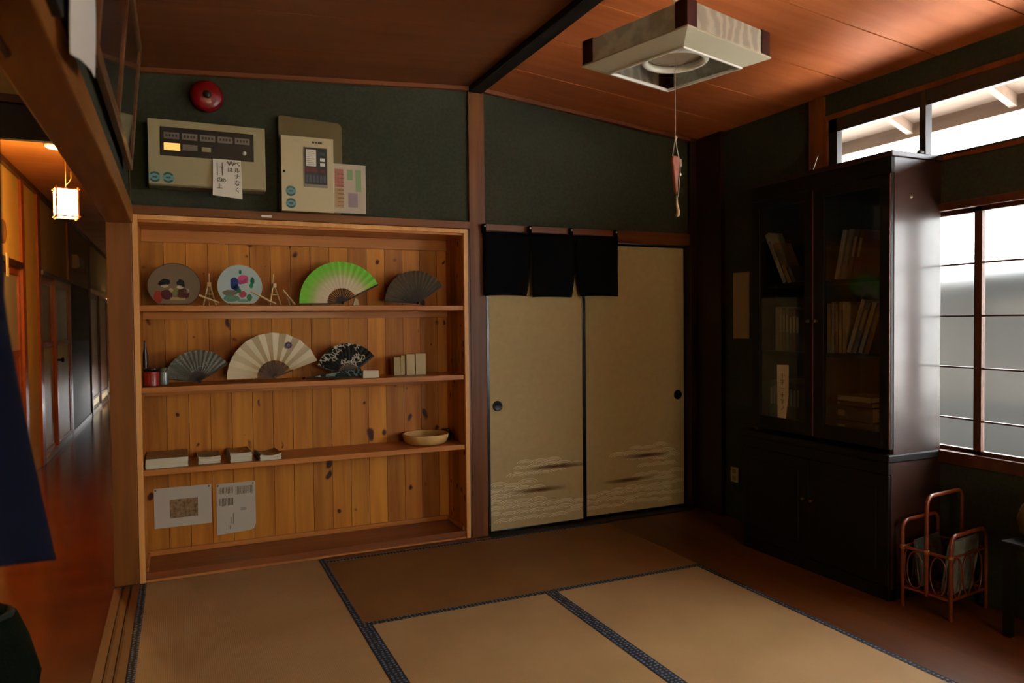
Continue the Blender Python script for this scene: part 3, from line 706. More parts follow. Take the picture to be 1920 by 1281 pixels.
# ------------------------------------------------------------------ round fans
def round_fan(label, loc, rx, rz_, tilt, facem, rimm, motif, hang, group='round paper fans'):
    t = thing('round_fan', label, 'round fan', loc, (-.12, 0, 0), group=group)
    pts = []
    zb = -loc[2]
    n = 48
    for k in range(n):
        a = 2*PI*k/n; x, z = rx*math.cos(a), rz_*math.sin(a)
        z = max(z, -rz_*.80)
        pts.append((x, z))
    MB().prism(pts, -.001, .001).build('fan_face', facem, t, local=True)
    MB().tube([(p[0], 0, p[1]) for p in pts], .0022, 6, closed=True).build('fan_rim', rimm, t, local=True)
    d = Vector((math.cos(hang), 0, math.sin(hang)))
    fs = 1 if hang < -.45 else -1
    hb = MB(); p0 = d*rx*.55; hb.tube([p0+Vector((0, -.004*fs, 0)), d*rx*1.0+Vector((0, -.006*fs, 0)), d*(rx*1.85)+Vector((0, -.006*fs, 0))], [.003, .0055, .0045], 8)
    for q in (-.5, -.25, 0, .25, .5):
        a = hang+PI+q*1.7; e_ = Vector((math.cos(a), 0, math.sin(a)))
        # ribs fanning from the handle head over the face
        hb.tube([p0+Vector((0, .003, 0)), p0*.2+e_*rx*.5+Vector((0, .003, 0))], .0011, 5)
    hb.build('handle', M_ltrib, t, local=True, smooth=True)
    for pts2, mm in motif: MB().prism(pts2, -.0022, -.001).build('painted_motif', mm, t, local=True)
    return t
def blob(cx, cz, r, n=10, sx=1, sz=1, wob=.15, seed=0):
    rnd = random.Random(seed); return [(cx+r*sx*(1+rnd.uniform(-wob, wob))*math.cos(2*PI*k/n), cz+r*sz*(1+rnd.uniform(-wob, wob))*math.sin(2*PI*k/n)) for k in range(n)]
P = lambda c: mat('paint_'+c, c, .8)
mot1 = [(blob(-.042, .020, .020, sx=1.3, sz=.8, seed=1), P('15120f')), (blob(-.058, .010, .012, sx=1.4, sz=.7, seed=2), P('15120f')), (blob(.030, .016, .018, sx=1, sz=1, seed=3), P('15120f')), (blob(.040, .004, .010, seed=4), P('15120f')),
        (blob(-.044, -.001, .013, sx=1.3, sz=.7, seed=5), P('a8a08a')), (blob(.026, -.006, .013, sx=1.2, sz=.7, seed=6), P('a8a08a')),
        (blob(-.075, -.055, .026, sx=.9, sz=1.2, seed=7), P('8e2a14')), (blob(-.035, -.045, .028, sx=1, sz=1, seed=8), P('4a1712')), (blob(.040, -.040, .028, sx=1.1, sz=1.0, seed=9), P('4a1712')), (blob(.005, -.030, .014, sz=1.6, seed=10), P('6d7040')),
        (blob(-.015, -.022, .010, seed=12), P('b09a6a')), (blob(.056, -.026, .014, seed=13), P('b09a86')), ([(-.02, -.072), (.05, -.072), (.05, -.058), (-.02, -.058)], P('a8935e'))]
round_fan('brownish translucent round fan painted with two dark-haired figures, leftmost on the top shelf', (.592, .10, Z1+.100), .122, .115, 0, mat('smoky_gauze', '6e5c45', .7), mat('dark_rim', '4a3520', .5), mot1, math.radians(-22))
mot2 = [(blob(-.028, .012, .022, seed=11, sz=1.6), P('2a3a78')), (blob(-.018, -.008, .016, seed=12), P('35508f')), (blob(.016, .036, .026, seed=13), P('c9527f')), (blob(.030, .030, .014, seed=14), P('dd7a9c')), (blob(.000, .022, .013, seed=15), P('7c4a90')),
        (blob(.062, .030, .011, sz=1.7, seed=16), P('1f7a55')), (blob(.056, .004, .010, sz=1.4, seed=17), P('2a8f66')), (blob(-.006, -.024, .013, seed=18), P('2f7a4a')), (blob(.012, -.044, .020, seed=19, sz=.9), P('a04450')), (blob(-.045, -.066, .040, sz=.45, seed=20), P('5f8a72')), (blob(.012, -.078, .030, sz=.3, seed=21), P('6f9a84')), (blob(-.050, -.035, .034, sz=.5, seed=22), P('76705c')), (blob(.044, -.060, .014, sz=1.4, seed=23), P('3c7a50')), (blob(.003, .075, .007, sz=1.6, seed=24), P('2f8a6a'))]
round_fan('pale blue round fan painted with pink and blue flowers, on the top shelf', (.905, .10, Z1+.102), .109, .112, 0, mat('pale_blue_paper', 'a7bcbc', .6), mat('pale_rim', 'b5b8a4', .5), mot2, math.radians(-28))
# wooden easels behind / beside the fans
def easel(label, x, y, h=.15, rz=0):
    t = thing('fan_stand', label, 'fan stand', (x, y, Z1), (0, 0, rz), group='small bamboo fan stands')
    for sx in (-1, 1): MB().tube([(sx*.030, -.01, .004), (0.002*sx, .012, h*.72)], .0045, 6).build('leg', M_ltrib, t, local=True, smooth=True)
    MB().tube([(0, .055, .003), (0, .014, h)], .0035, 6).build('back_leg', M_ltrib, t, local=True, smooth=True)
    MB().tube([(-.022, -.004, h*.36), (.022, -.004, h*.36)], .003, 6).build('crossbar', M_ltrib, t, local=True, smooth=True)
    MB().box(-.010, .010, -.006, .008, h*.58, h*.72).build('clip', M_ltrib, t, local=True, bevel=.002)
easel('little pale bamboo stand between the two round fans', .757, .14, .17)
easel('little pale bamboo stand right of the pale blue round fan', 1.085, .16, .17, .3)
t = thing('bamboo_peg', 'pale split bamboo stick leaning beside the green folding fan', 'stick', (1.17, .1, Z1))
MB().tube([(1.125, .13, Z1+.085), (1.183, .10, Z1+.006)], .0055, 6).build('stick', M_ltrib, t, smooth=True)
MB().tube([(1.143, .15, Z1+.075), (1.160, .13, Z1+.004)], .003, 6).build('stick', M_ltrib, t, smooth=True)
t = thing('fan_block', 'small cream block at the foot of the green folding fan', 'block', (1.50, .05, Z1))
MB().prism([(-.018, 0), (.018, 0), (.012, .034), (-.006, .040)], -.012, .012).build('block_body', mat('cream_block', 'a8986c', .6), t, local=True, bevel=.002)
# ------------------------------------------------------------------ middle shelf small things
t = thing('tea_tin', 'small red tin at the left end of the middle shelf', 'tin', (.479, .10, Z2))
MB().lathe([(0, 0), (.034, 0), (.036, .003), (.036, .070), (0, .070)], 28).build('tin_body', mat('red_tin', '8c1f1c', .35), t, local=True, smooth=True)
MB().lathe([(0, .070), (.037, .070), (.037, .086), (.034, .089), (0, .089)], 28).build('tin_lid', mat('dark_tin_lid', '241310', .35), t, local=True, smooth=True)
t = thing('glass_jar', 'small grey-green glass jar beside the red tin', 'jar', (.532, .13, Z2))
MB().lathe([(0, 0), (.024, 0), (.026, .006), (.026, .062), (.020, .070), (.020, .076), (.017, .076), (.017, .066), (.022, .060), (.022, .008), (0, .006)], 24).build('jar_body', mat('grey_green_glass', '5d665c', .2), t, local=True, smooth=True)
MB().lathe([(0, .074), (.022, .074), (.022, .088), (0, .088)], 24).build('jar_lid', mat('olive_lid', '3d3c2c', .5), t, local=True)
t = thing('dark_vase', 'tall thin dark bottle in the left corner of the middle shelf', 'bottle', (.449, .20, Z2))
MB().lathe([(0, 0), (.010, 0), (.011, .01), (.011, .16), (.006, .19), (.006, .225), (0, .225)], 16).build('bottle_body', mat('dark_bottle', '1a1410', .3), t, local=True, smooth=True)
def card(name, label, cat, x0, x1, y0, y1, z0, z1, mm, group=None, bevel=.002):
    return tag(MB().box(x0, x1, y0, y1, z0, z1).build(name, mm, bevel=bevel), label, cat, group)
t = thing('price_card', 'small white folded card lying in front of the black folding fan', 'card', (1.575, .045, Z2))
MB().prism([(-.045, 0), (.045, .0), (.043, .040), (-.043, .042)], -.016, .016).build('card_body', mat('card_paper', 'c4bda4', .7), t, local=True, bevel=.001)
M_cbox = mat('cream_booklet', 'a8976a', .7); M_cbox2 = mat('pale_booklet', 'b8a87c', .7)
for x0, x1, y0, h, lb, mm in ((1.735, 1.775, .13, .105, 'shortest cream booklet, leftmost of the upright group on the middle shelf', M_cbox), (1.782, 1.804, .15, .112, 'thin brownish cream booklet second from left in the upright group', M_cbox),
                              (1.812, 1.862, .14, .120, 'wide cream booklet third from left in the upright group', M_cbox2), (1.868, 1.930, .14, .122, 'widest pale booklet, rightmost of the upright group on the middle shelf', M_cbox2)):
    t = thing('booklet', lb, 'booklet', ((x0+x1)/2, y0+.02, Z2), group='cream booklets on the middle shelf')
    w_ = (x1-x0)/2
    MB().box(-w_+.001, w_-.001, -.012, .012, .001, h-.002).build('pages', M_paper, t, local=True)
    MB().box(-w_, w_, -.014, -.012, 0, h).box(-w_, w_, .012, .014, 0, h).box(-w_, -w_+.0012, -.014, .014, 0, h).build('cover', mm, t, local=True, bevel=.0008)
tag(MB().box(2.1135, 2.1148, .060, .120, 1.02, 1.105).build('pinned_card', mat('tan_card', 'a87a4a', .8)), 'pale card pinned on the right side panel of the pine shelf', 'card')
# ------------------------------------------------------------------ lowest shelf
def stack(label, x0, x1, y0, y1, h, n, cover, rz=0, curl=.0):
    cx, cy = (x0+x1)/2, (y0+y1)/2; w_, d_ = (x1-x0)/2, (y1-y0)/2
    t = thing('paper_stack', label, 'stack of papers', (cx, cy, Z3), (0, 0, rz), group='stacks of leaflets on the lowest shelf')
    b_ = MB(); rnd = random.Random(int(x0*1000))
    for k in range(n):
        dx, dy = rnd.uniform(-.002, .002), rnd.uniform(-.003, .003); z = h*k/n
        nx = 6
        for i in range(nx):
            u0, u1 = -w_+2*w_*i/nx, -w_+2*w_*(i+1)/nx
            c0, c1 = curl*(u0/w_)**2*k/n, curl*(u1/w_)**2*k/n
            vs = [b_.bm.verts.new(v) for v in ((u0+dx, -d_+dy, z+c0), (u1+dx, -d_+dy, z+c1), (u1+dx, d_+dy, z+c1), (u0+dx, d_+dy, z+c0), (u0+dx, -d_+dy, z+c0+h/n*.92), (u1+dx, -d_+dy, z+c1+h/n*.92), (u1+dx, d_+dy, z+c1+h/n*.92), (u0+dx, d_+dy, z+c0+h/n*.92))]
            for f_ in ((3, 2, 1, 0), (4, 5, 6, 7), (0, 1, 5, 4), (2, 3, 7, 6)): b_.bm.faces.new([vs[q] for q in f_])
    b_.build('sheets', mat('leaflet_paper', 'c2bda6', .8), t, local=True)
    c_ = MB(); nx = 8
    for i in range(nx):
        u0, u1 = -w_+2*w_*i/nx, -w_+2*w_*(i+1)/nx
        c0, c1 = curl*(u0/w_)**2, curl*(u1/w_)**2
        vs = [c_.bm.verts.new(v) for v in ((u0, -d_, h+c0+.0006), (u1, -d_, h+c1+.0006), (u1, d_, h+c1+.0006), (u0, d_, h+c0+.0006))]; c_.bm.faces.new(vs)
    c_.build('printed_cover', mat(cover[0], cover[1], .6, noise=.35, nscale=30), t, local=True)
    return t
stack('wide thick stack of leaflets at the left end of the lowest shelf', .446, .638, .03, .28, .048, 10, ('brown_cover_print', '8a7050'))
stack('stack of leaflets second from left on the lowest shelf', .685, .790, .05, .21, .034, 8, ('green_grey_cover', '827458'), .03, .005)
stack('tallest of the three small leaflet stacks, third from left on the lowest shelf', .832, .938, .03, .22, .044, 9, ('tan_cover', '94744c'), .06, .004)
stack('low curling stack of leaflets, rightmost on the lowest shelf', .972, 1.080, .01, .18, .024, 6, ('olive_cover', '806a44'), .10, .012)
t = thing('wooden_bowl', 'shallow pale round wooden bowl at the right end of the lowest shelf', 'bowl', (1.925, .155, Z3))
MB().lathe([(0, 0), (.105, 0), (.120, .008), (.131, .030), (.136, .056), (.133, .059), (.127, .057), (.121, .032), (.108, .014), (0, .012)], 48).build('bowl_body', mat('pale_bowl_wood', 'c9a468', .5, noise=.12, nscale=14), t, local=True, smooth=True)
t = thing('small_dark_jar', 'small dark lidded jar behind the wooden bowl in the corner', 'jar', (2.085, .22, Z3))
MB().lathe([(0, 0), (.018, 0), (.024, .012), (.024, .04), (.016, .055), (0, .055)], 20).build('jar_body', mat('dark_jar', '17120f', .3), t, local=True, smooth=True)
MB().lathe([(0, .055), (.014, .055), (.014, .066), (0, .070)], 20).build('jar_lid', mat('brown_lid', '3a2418', .5), t, local=True)
# pinned sheets in the bottom bay
def sheet(name, label, x0, x1, z0, z1, sh0, cut=False):
    t = thing(name, label, 'paper sheet', ((x0+x1)/2, .295, z0))
    pts = [(x0, z0), (x1, z0+sh0), (x1, z1+sh0), (x0, z1)]
    if cut: pts = [(x0, z0), (x1-.030, z0+.010), (x1-.008, z0+.020), (x1, z0+.045), (x1, z1), (x0, z1)]
    MB().prism(pts, .2955, .2965).build('paper_sheet', mat('grey_white_paper', 'b4ada0', .8), t)
    for x in (x0+.008, x1-.012):
        MB().lathe([(0, 0), (.004, 0), (.0045, .003), (.0025, .006), (0, .006)], 12, Matrix.Translation((x, .2955, z1-.010)) @ Euler((PI/2, 0, 0)).to_matrix().to_4x4()).build('pushpin', mat('brown_pin', '3a2015', .4), t, smooth=True)
    return t
def pr(t, x0, x1, z0, z1, mm, name='printed_block'): return MB().box(x0, x1, .2946, .2955, z0, z1).build(name, mm, t)
t = sheet('pinned_picture', 'landscape white sheet with a small brown picture, pinned under the lowest shelf on the left', .471, .752, .186, .398, -.0)
M_pic = mat('brown_map_print', '7d6544', .8, noise=.6, nscale=60)
pr(t, .546, .684, .233, .333, M_pic, 'printed_picture')
t = sheet('pinned_leaflet', 'upright white sheet with printed columns, pinned right of the picture sheet', .777, .979, .112, .393, 0, True)
M_col = mat('printed_text_grey', '7c745c', .8, noise=.6, nscale=120); M_col2 = mat('dark_text_print', '5e5844', .8, noise=.6, nscale=120)
for x0, x1, z0, z1 in ((.790, .862, .335, .372), (.876, .968, .325, .372), (.790, .862, .268, .312)):
    g_ = MB()
    k = x0
    while k < x1-.004:
        g_.box(k, k+.0045, .2946, .2955, z0+random.uniform(0, .006), z1); k += .0075
    g_.build('text_columns', M_col2 if z0 < .3 else M_col, t)
g_ = MB()
for k in range(3): g_.box(.900, .930, .2946, .2955, .238+k*.005, .240+k*.005)
for x, z0, z1 in ((.860, .165, .225), (.848, .17, .205), (.826, .135, .165), (.842, .14, .160)): g_.box(x, x+.003, .2946, .2955, z0, z1)
g_.build('text_lines', M_col2, t)

# ------------------------------------------------------------------ ceiling lamp (unlit)
LX, LY = 2.368, -1.668; la = math.radians(14.9)
def acrylic():
    mt, nt, b_ = nodes('marbled_acrylic'); N = nt.nodes; L = nt.links
    tc = N.new('ShaderNodeTexCoord'); wv = N.new('ShaderNodeTexWave'); wv.inputs['Scale'].default_value = 6; wv.inputs['Distortion'].default_value = 9; wv.inputs['Detail'].default_value = 3; wv.inputs['Detail Scale'].default_value = 1.2
    L.new(tc.outputs['Object'], wv.inputs[0]); r = N.new('ShaderNodeValToRGB'); r.color_ramp.elements[0].color = hx('b2ad9c'); r.color_ramp.elements[1].color = hx('cfcbba'); r.color_ramp.elements[0].position = .35
    L.new(wv.outputs['Fac'], r.inputs[0]); L.new(r.outputs[0], b_.inputs['Base Color']); b_.inputs['Roughness'].default_value = .35
    tl = N.new('ShaderNodeBsdfTranslucent'); L.new(r.outputs[0], tl.inputs['Color']); mx = N.new('ShaderNodeMixShader'); mx.inputs[0].default_value = .45
    L.new(b_.outputs[0], mx.inputs[1]); L.new(tl.outputs[0], mx.inputs[2]); L.new(mx.outputs[0], N['Material Output'].inputs[0]); return mt
M_acr = acrylic(); M_fl = mat('pearl_plastic', 'a8a28c', .4); M_dred = mat('dark_red_lacquer', '2a0a0c', .3)
lamp = thing('pendant_lamp', 'square marbled white pendant lamp with dark red corners, hanging unlit under the ceiling', 'lamp', (LX, LY, 2.22), (0, 0, la))
h = .2475
for k in range(4):
    mk = Matrix.Rotation(k*PI/2, 4, 'Z')
    MB().box(-h+.048, h-.048, -h, -h+.004, .034, .125, mk).build('side_panel', M_acr, lamp, local=True)
    MB().box(-h-.003, -h+.050, -h-.003, -h+.003, .030, .128, mk).box(-h-.003, -h+.003, -h+.003, -h+.050, .030, .128, mk).build('corner_post', M_dred, lamp, local=True)
    b_ = MB(); o_, i_ = h+.006, .175
    P3 = [(-o_, -o_, .030), (o_, -o_, .030), (i_, -i_, .0), (-i_, -i_, .0)]
    lo = [b_.bm.verts.new(mk @ Vector(p)) for p in P3]; hi = [b_.bm.verts.new(mk @ (Vector(p)+Vector((0, 0, .006)))) for p in P3]
    b_.bm.faces.new(lo); b_.bm.faces.new(hi[::-1])
    for q in range(4): b_.bm.faces.new((lo[q], lo[(q+1) % 4], hi[(q+1) % 4], hi[q]))
    b_.build('bottom_flange', M_fl, lamp, local=True)
    MB().box(-i_-.002, i_+.002, -i_-.004, -i_+.002, -.004, .008, mk).build('inner_rim', M_white, lamp, local=True, bevel=.001)
MB().box(-h+.01, h-.01, -h+.01, h-.01, .124, .130).build('top_plate', mat('lamp_top', '8d8876', .5), lamp, local=True)
MB().tube([(.115*math.cos(a), .115*math.sin(a), .042) for a in [2*PI*k/40 for k in range(40)]], .0135, 12, closed=True).build('ring_tube', mat('fluorescent_tube', 'd8d8cc', .3), lamp, local=True, smooth=True)
MB().lathe([(0, .050), (.098, .052), (.100, .060), (.09, .124), (0, .124)], 36).build('reflector', mat('brown_reflector', '8a7660', .3), lamp, local=True, smooth=True)
MB().lathe([(0, .13), (.05, .13), (.045, .155), (.012, .16), (.008, .375), (0, .375)], 24).build('hanger', M_white, lamp, local=True, smooth=True)
MB().tube([(0, 0, .08), (0, 0, -.25)], .0014, 6).build('pull_cord', mat('cord_grey', '8d7d72', .6), lamp, local=True)
# charm on the cord
ch = thing('cord_charm', 'reddish wooden charm with looped cord hanging at the end of the lamp cord', 'charm', (LX, LY, 1.97))
zt = 1.972
MB().tube([(LX, LY, zt), (LX+.003, LY, zt-.006), (LX, LY, zt-.018)], [.002, .006, .003], 8).build('knot', mat('cord_pale', 'b0a292', .6), ch, smooth=True)
MB().tube([(LX, LY, zt-.010), (LX-.014, LY, zt-.080)], .0015, 6).build('loop_cord', mat('cord_pale', '', .6), ch)
MB().tube([(LX, LY, zt-.010), (LX+.010, LY, zt-.060), (LX+.017, LY, zt-.085)], .0017, 6).build('loop_cord', mat('cord_pale', '', .6), ch)
M_charm = mat('charm_wood', '7a3a1c', .5, noise=.3, nscale=60)
MB().prism([(LX-.017, zt-.078), (LX+.014, zt-.078), (LX+.018, zt-.095), (LX+.014, zt-.125), (LX+.008, zt-.17), (LX+.006, zt-.215), (LX+.001, zt-.228), (LX-.006, zt-.21), (LX-.012, zt-.16), (LX-.016, zt-.12), (LX-.020, zt-.10)], LY-.008, LY+.008).build('charm_body', M_charm, ch, bevel=.005, seg=3)
MB().box(LX+.016, LX+.026, LY-.006, LY+.006, zt-.118, zt-.088).build('charm_lug', mat('tan_lug', '8a6a44', .5), ch, bevel=.002)
MB().tube([(LX+.016, LY-.008, zt-.10), (LX+.014, LY-.01, zt-.15), (LX+.009, LY-.01, zt-.19), (LX+.006, LY-.008, zt-.235)], .0016, 6).build('tassel_cord', mat('cord_pale', '', .6), ch)
MB().lathe([(0, -.006), (.0045, -.003), (.0045, .003), (0, .006)], 12, Matrix.Translation((LX+.014, LY-.011, zt-.150))).build('white_bead', mat('pearl_bead', 'e8e4dc', .2), ch, smooth=True)
MB().tube([(LX+.005, LY, zt-.228), (LX+.006, LY, zt-.26), (LX+.012, LY, zt-.29), (LX+.010, LY, zt-.305), (LX+.004, LY, zt-.309)], [.002, .004, .0065, .007, .004], 8).build('tassel', mat('pale_tassel', 'b89e7c', .7), ch, smooth=True)

# ------------------------------------------------------------------ bookcase
bc = thing('bookcase', 'tall dark wooden bookcase with two glass doors above two cupboard doors, against the right wall', 'bookcase', (3.62, -1.3, 0))
X0, Ya, Yb = 3.47, -1.738, -.870
MB().box(X0+.02, 3.795, Ya, Ya+.02, .655, 1.975).build('side_panel', M_cab, bc, bevel=.001)
MB().box(X0+.02, 3.795, Yb-.02, Yb, .655, 1.975).build('side_panel', M_cab, bc, bevel=.001)
MB().box(3.785, 3.796, Ya+.02, Yb-.02, .655, 1.975).build('back_panel', M_cabi, bc)
MB().box(X0-.008, 3.797, Ya-.010, Yb+.010, 1.972, 1.996).build('top_board', M_cab, bc, bevel=.003)
MB().box(X0, X0+.02, Ya, Yb, 1.90, 1.972).build('top_rail', M_cabf, bc, bevel=.002)
for (ya, yb) in ((Ya+.02, -1.305), (-1.303, Yb-.02)):
    for z in (1.448, 1.092, .70):
        MB().box(3.50, 3.785, ya, yb, z-.018, z).build('inner_shelf', M_cabi, bc)
MB().box(3.50, 3.785, -1.312, -1.296, .66, 1.95).build('divider', M_cabi, bc)
for ya, yb in ((Ya+.002, -1.306), (-1.302, Yb-.002)):
    d_ = MB().box(X0, X0+.02, ya, ya+.058, .675, 1.898).box(X0, X0+.02, yb-.058, yb, .675, 1.898).box(X0, X0+.02, ya+.058, yb-.058, .675, .745).box(X0, X0+.02, ya+.058, yb-.058, 1.85, 1.898).build('glass_door', M_cabf, bc, bevel=.003)
    MB().box(X0+.009, X0+.012, ya+.055, yb-.055, .74, 1.855).build('door_pane', M_cglass, d_)
    e_ = MB().box(X0-.002, X0+.004, ya+.002, ya+.007, .68, 1.895)
    e_.build('edge_bead', mat('reddish_edge', '6a3018', .35), d_)
    yk = yb-.02 if ya < -1.4 else ya+.02
    MB().lathe([(0, 0), (.006, 0), (.006, .010), (.010, .016), (.008, .022), (0, .024)], 16, Matrix.Translation((X0, yk, 1.25)) @ Euler((0, -PI/2, 0)).to_matrix().to_4x4()).build('door_knob', mat('dull_brass', '5a4828', .4, metal=.8), d_, smooth=True)
MB().box(3.448, 3.797, -1.748, -.800, .618, .655).build('waist_board', M_cabf, bc, bevel=.006)
MB().box(3.47, 3.795, -1.742, -1.722, .05, .618).build('side_panel', M_cab, bc); MB().box(3.47, 3.795, -.835, -.815, .05, .618).build('side_panel', M_cab, bc)
MB().box(3.785, 3.795, -1.74, -.83, .05, .618).build('back_panel', M_cabi, bc)
MB().box(3.46, 3.79, -1.740, -.815, 0, .06).build('plinth', M_cabf, bc, bevel=.003)
MB().box(3.452, 3.472, -1.742, -.815, .565, .618).build('lower_rail', M_cabf, bc, bevel=.002)
for ya, yb in ((-1.740, -1.286), (-1.283, -.818)):
    d_ = MB().box(3.455, 3.475, ya, yb, .065, .562).build('cupboard_door', M_cabf, bc, bevel=.003)
    MB().box(3.449, 3.456, ya+.06, yb-.06, .13, .50).build('raised_panel', M_cabf, d_, bevel=.006)
    yk = yb-.025 if ya < -1.4 else ya+.025
    MB().lathe([(0, 0), (.006, 0), (.006, .010), (.010, .016), (.008, .022), (0, .024)], 16, Matrix.Translation((3.455, yk, .36)) @ Euler((0, -PI/2, 0)).to_matrix().to_4x4()).build('door_knob', mat('dull_brass', '', .4), d_, smooth=True)
# a small screw hook on the bookcase side
MB().lathe([(0, 0), (.005, 0), (.004, .006), (0, .007)], 10, Matrix.Translation((3.595, Ya, 1.80)) @ Euler((PI/2, 0, 0)).to_matrix().to_4x4()).build('screw_head', M_white, bc, smooth=True)
# books
BK = {}
def book(label, y, z, th, h, d, col, lean=0, group='books in the bookcase', flat=False, x=3.53):
    """upright, spine towards -X; y = left foot of spine, th along y; lean about X"""
    t = thing('book', label, 'book', (x, y, z), (lean, 0, 0), group=group)
    cm_ = mat('cover_'+col, col, .6)
    if flat:
        MB().box(0, d, -h, 0, 0, .002).box(0, d, -h, 0, th-.002, th).box(0, .002, -h, 0, 0, th).build('cover', cm_, t, local=True)
        MB().box(.003, d-.003, -h+.003, -.003, .002, th-.002).build('pages', M_paper, t, local=True)
    else:
        MB().box(0, d, -.002, 0, 0, h).box(0, d, -th, -th+.002, 0, h).box(0, .002, -th, 0, 0, h).build('cover', cm_, t, local=True)
        MB().box(.003, d-.003, -th+.002, -.002, .003, h-.004).build('pages', M_paper, t, local=True)
    MB().box(-.0006, 0, -th*.8, -th*.2, h*.45 if not flat else th*.3, h*.85 if not flat else th*.7).build('spine_label', mat('spine_label', '8a8068', .7), t, local=True)
    return t
nth = ['first', 'second', 'third', 'fourth', 'fifth', 'sixth', 'seventh', 'eighth', 'ninth', 'tenth', 'eleventh', 'twelfth']
# left compartment (y from -.90 down to -1.29): the picture's left is the larger y
for i, (y, th, h, c_, le, cn) in enumerate(((-1.040, .028, .30, 'b0b094', -.46, 'grey-green'), (-1.075, .026, .235, 'a89468', -.46, 'tan'), (-1.110, .024, .09, '6a7076', -.46, 'small grey'))):
    book('%s book leaning to the left on the upper shelf behind the left glass door' % cn, y, 1.449, th, h, .10, c_, le)
def row(y0, z, specs, where, lean=0):
    y = y0
    for i, (th, h, c_, cn) in enumerate(specs):
        book('%s book, %s from the left %s' % (cn, nth[i], where), y, z, th, h, .16, c_, lean); y -= th+.0015
row(-.985, 1.093, [(.026, .235, '8d8468', 'cream'), (.022, .225, '7d6c3c', 'ochre'), (.020, .22, '6d6340', 'olive'), (.024, .225, '6a5a48', 'taupe'), (.020, .21, '56402e', 'brown'), (.022, .215, '6e2e22', 'dark red'), (.026, .21, '3d3a34', 'charcoal')], 'on the middle shelf behind the left glass door')
row(-.945, .701, [(.022, .23, '3d4a2e', 'dark green'), (.020, .235, '4a4a3a', 'grey-olive'), (.022, .23, '2e3a2a', 'green-black'), (.020, .24, '554433', 'brown'), (.026, .235, '3c3a38', 'grey'), (.020, .22, '5c2a1c', 'red-brown'), (.024, .225, '34402a', 'moss green'), (.022, .22, '4a3a2c', 'umber'), (.022, .225, '2f302e', 'black')], 'on the lowest shelf behind the left glass door')
row(-1.332, 1.093, [(.024, .245, '8a7c50', 'cream-tan'), (.020, .25, '9a8c58', 'pale yellow'), (.022, .24, '7c6430', 'mustard'), (.020, .25, 'a38a48', 'yellow'), (.022, .24, '8c7c56', 'beige')], 'on the middle shelf behind the right glass door')
for i, (y, th, h, c_, cn) in enumerate(((-1.468, .022, .265, 'a09a84', 'white'), (-1.500, .024, .25, '5a5a62', 'blue-grey'), (-1.535, .022, .25, '8f8a78', 'light grey'), (-1.568, .026, .24, '8a5a44', 'terracotta'))):
    book('%s book leaning right on the middle shelf behind the right glass door' % cn, y+.02, 1.093+.009, th, h, .15, c_, .33)
for i, (y, th, h, c_, cn) in enumerate(((-1.395, .016, .24, '8a8a84', 'thin pale grey'), (-1.432, .016, .24, '7c7a70', 'thin beige-grey'), (-1.468, .022, .235, '5a3a24', 'brown'), (-1.500, .022, .225, '6a2a1a', 'rust red'))):
    book('%s book leaning right on the upper shelf behind the right glass door' % cn, y+.02, 1.449+.006, th, h, .15, c_, .22)
book('dark red book lying flat behind the right glass door, just below the pale one', -1.39, .842, .022, .20, .16, '3a2018', flat=True)
book('pale book lying flat on top of the pile behind the right glass door', -1.395, .865, .026, .19, .16, '7c7860', flat=True)
book('thick black book at the bottom of the flat pile behind the right glass door', -1.385, .701, .07, .22, .17, '1f1c1a', flat=True)
book('thick brown book in the middle of the flat pile behind the right glass door', -1.385, .772, .068, .21, .17, '2a2018', flat=True)
# vertical paper slip taped on the left glass door
sl = thing('paper_slip', 'narrow white paper slip with vertical writing, stuck on the left glass door', 'paper slip', (X0, -1.09, .725))
b_ = MB(); pts = [(-1.050, 1.022), (-1.132, 1.024), (-1.130, .86), (-1.108, .727), (-1.055, .725)]
a_ = [b_.bm.verts.new((X0+.0075, p[0], p[1])) for p in pts]; c_ = [b_.bm.verts.new((X0+.0085, p[0], p[1])) for p in pts]
b_.bm.faces.new(a_); b_.bm.faces.new(c_[::-1])
for q in range(5): b_.bm.faces.new((a_[q], a_[(q+1) % 5], c_[(q+1) % 5], c_[q]))
b_.build('paper_sheet', mat('tan_white_paper', 'b5a68c', .8), sl)
for k, chh in enumerate('十字ー十字ノ'):
    text_mesh(chh, .030, mat('slip_ink', '4a3a2a', .8), sl, Matrix.Translation((X0+.0068, -1.090, .965-k*.034)) @ Matrix(((0, 0, -1, 0), (-1, 0, 0, 0), (0, 1, 0, 0), (0, 0, 0, 1))), 'lettering')
# wall notice beside the bookcase
nb = thing('wall_paper_notice', 'plain tan paper notice on the dark wall left of the bookcase', 'notice', (3.795, -.42, 1.145))
MB().box(3.794, 3.799, -.493, -.350, 1.145, 1.555).build('paper_sheet', mat('tan_paper', 'a08c66', .85), nb)
ol = thing('wall_outlet', 'small cream wall outlet low on the dark wall left of the bookcase', 'outlet', (3.795, -.36, .24))
MB().box(3.790, 3.7995, -.395, -.326, .235, .330).build('cover_plate', mat('ivory_plate', 'a8a078', .4), ol, bevel=.003)
for z in (.262, .303): MB().box(3.788, 3.7905, -.375, -.346, z-.013, z+.013).build('socket', mat('ivory_socket', '7c7656', .4), ol)
st_ = thing('thin_stick', 'thin pale stick poking up from the top of the bookcase', 'stick', (3.50, -1.25, 1.996))
MB().tube([(3.50, -1.27, 1.998), (3.62, -1.19, 2.10)], .0018, 6).build('stick', mat('pale_stick', '9a8f78', .5), st_)

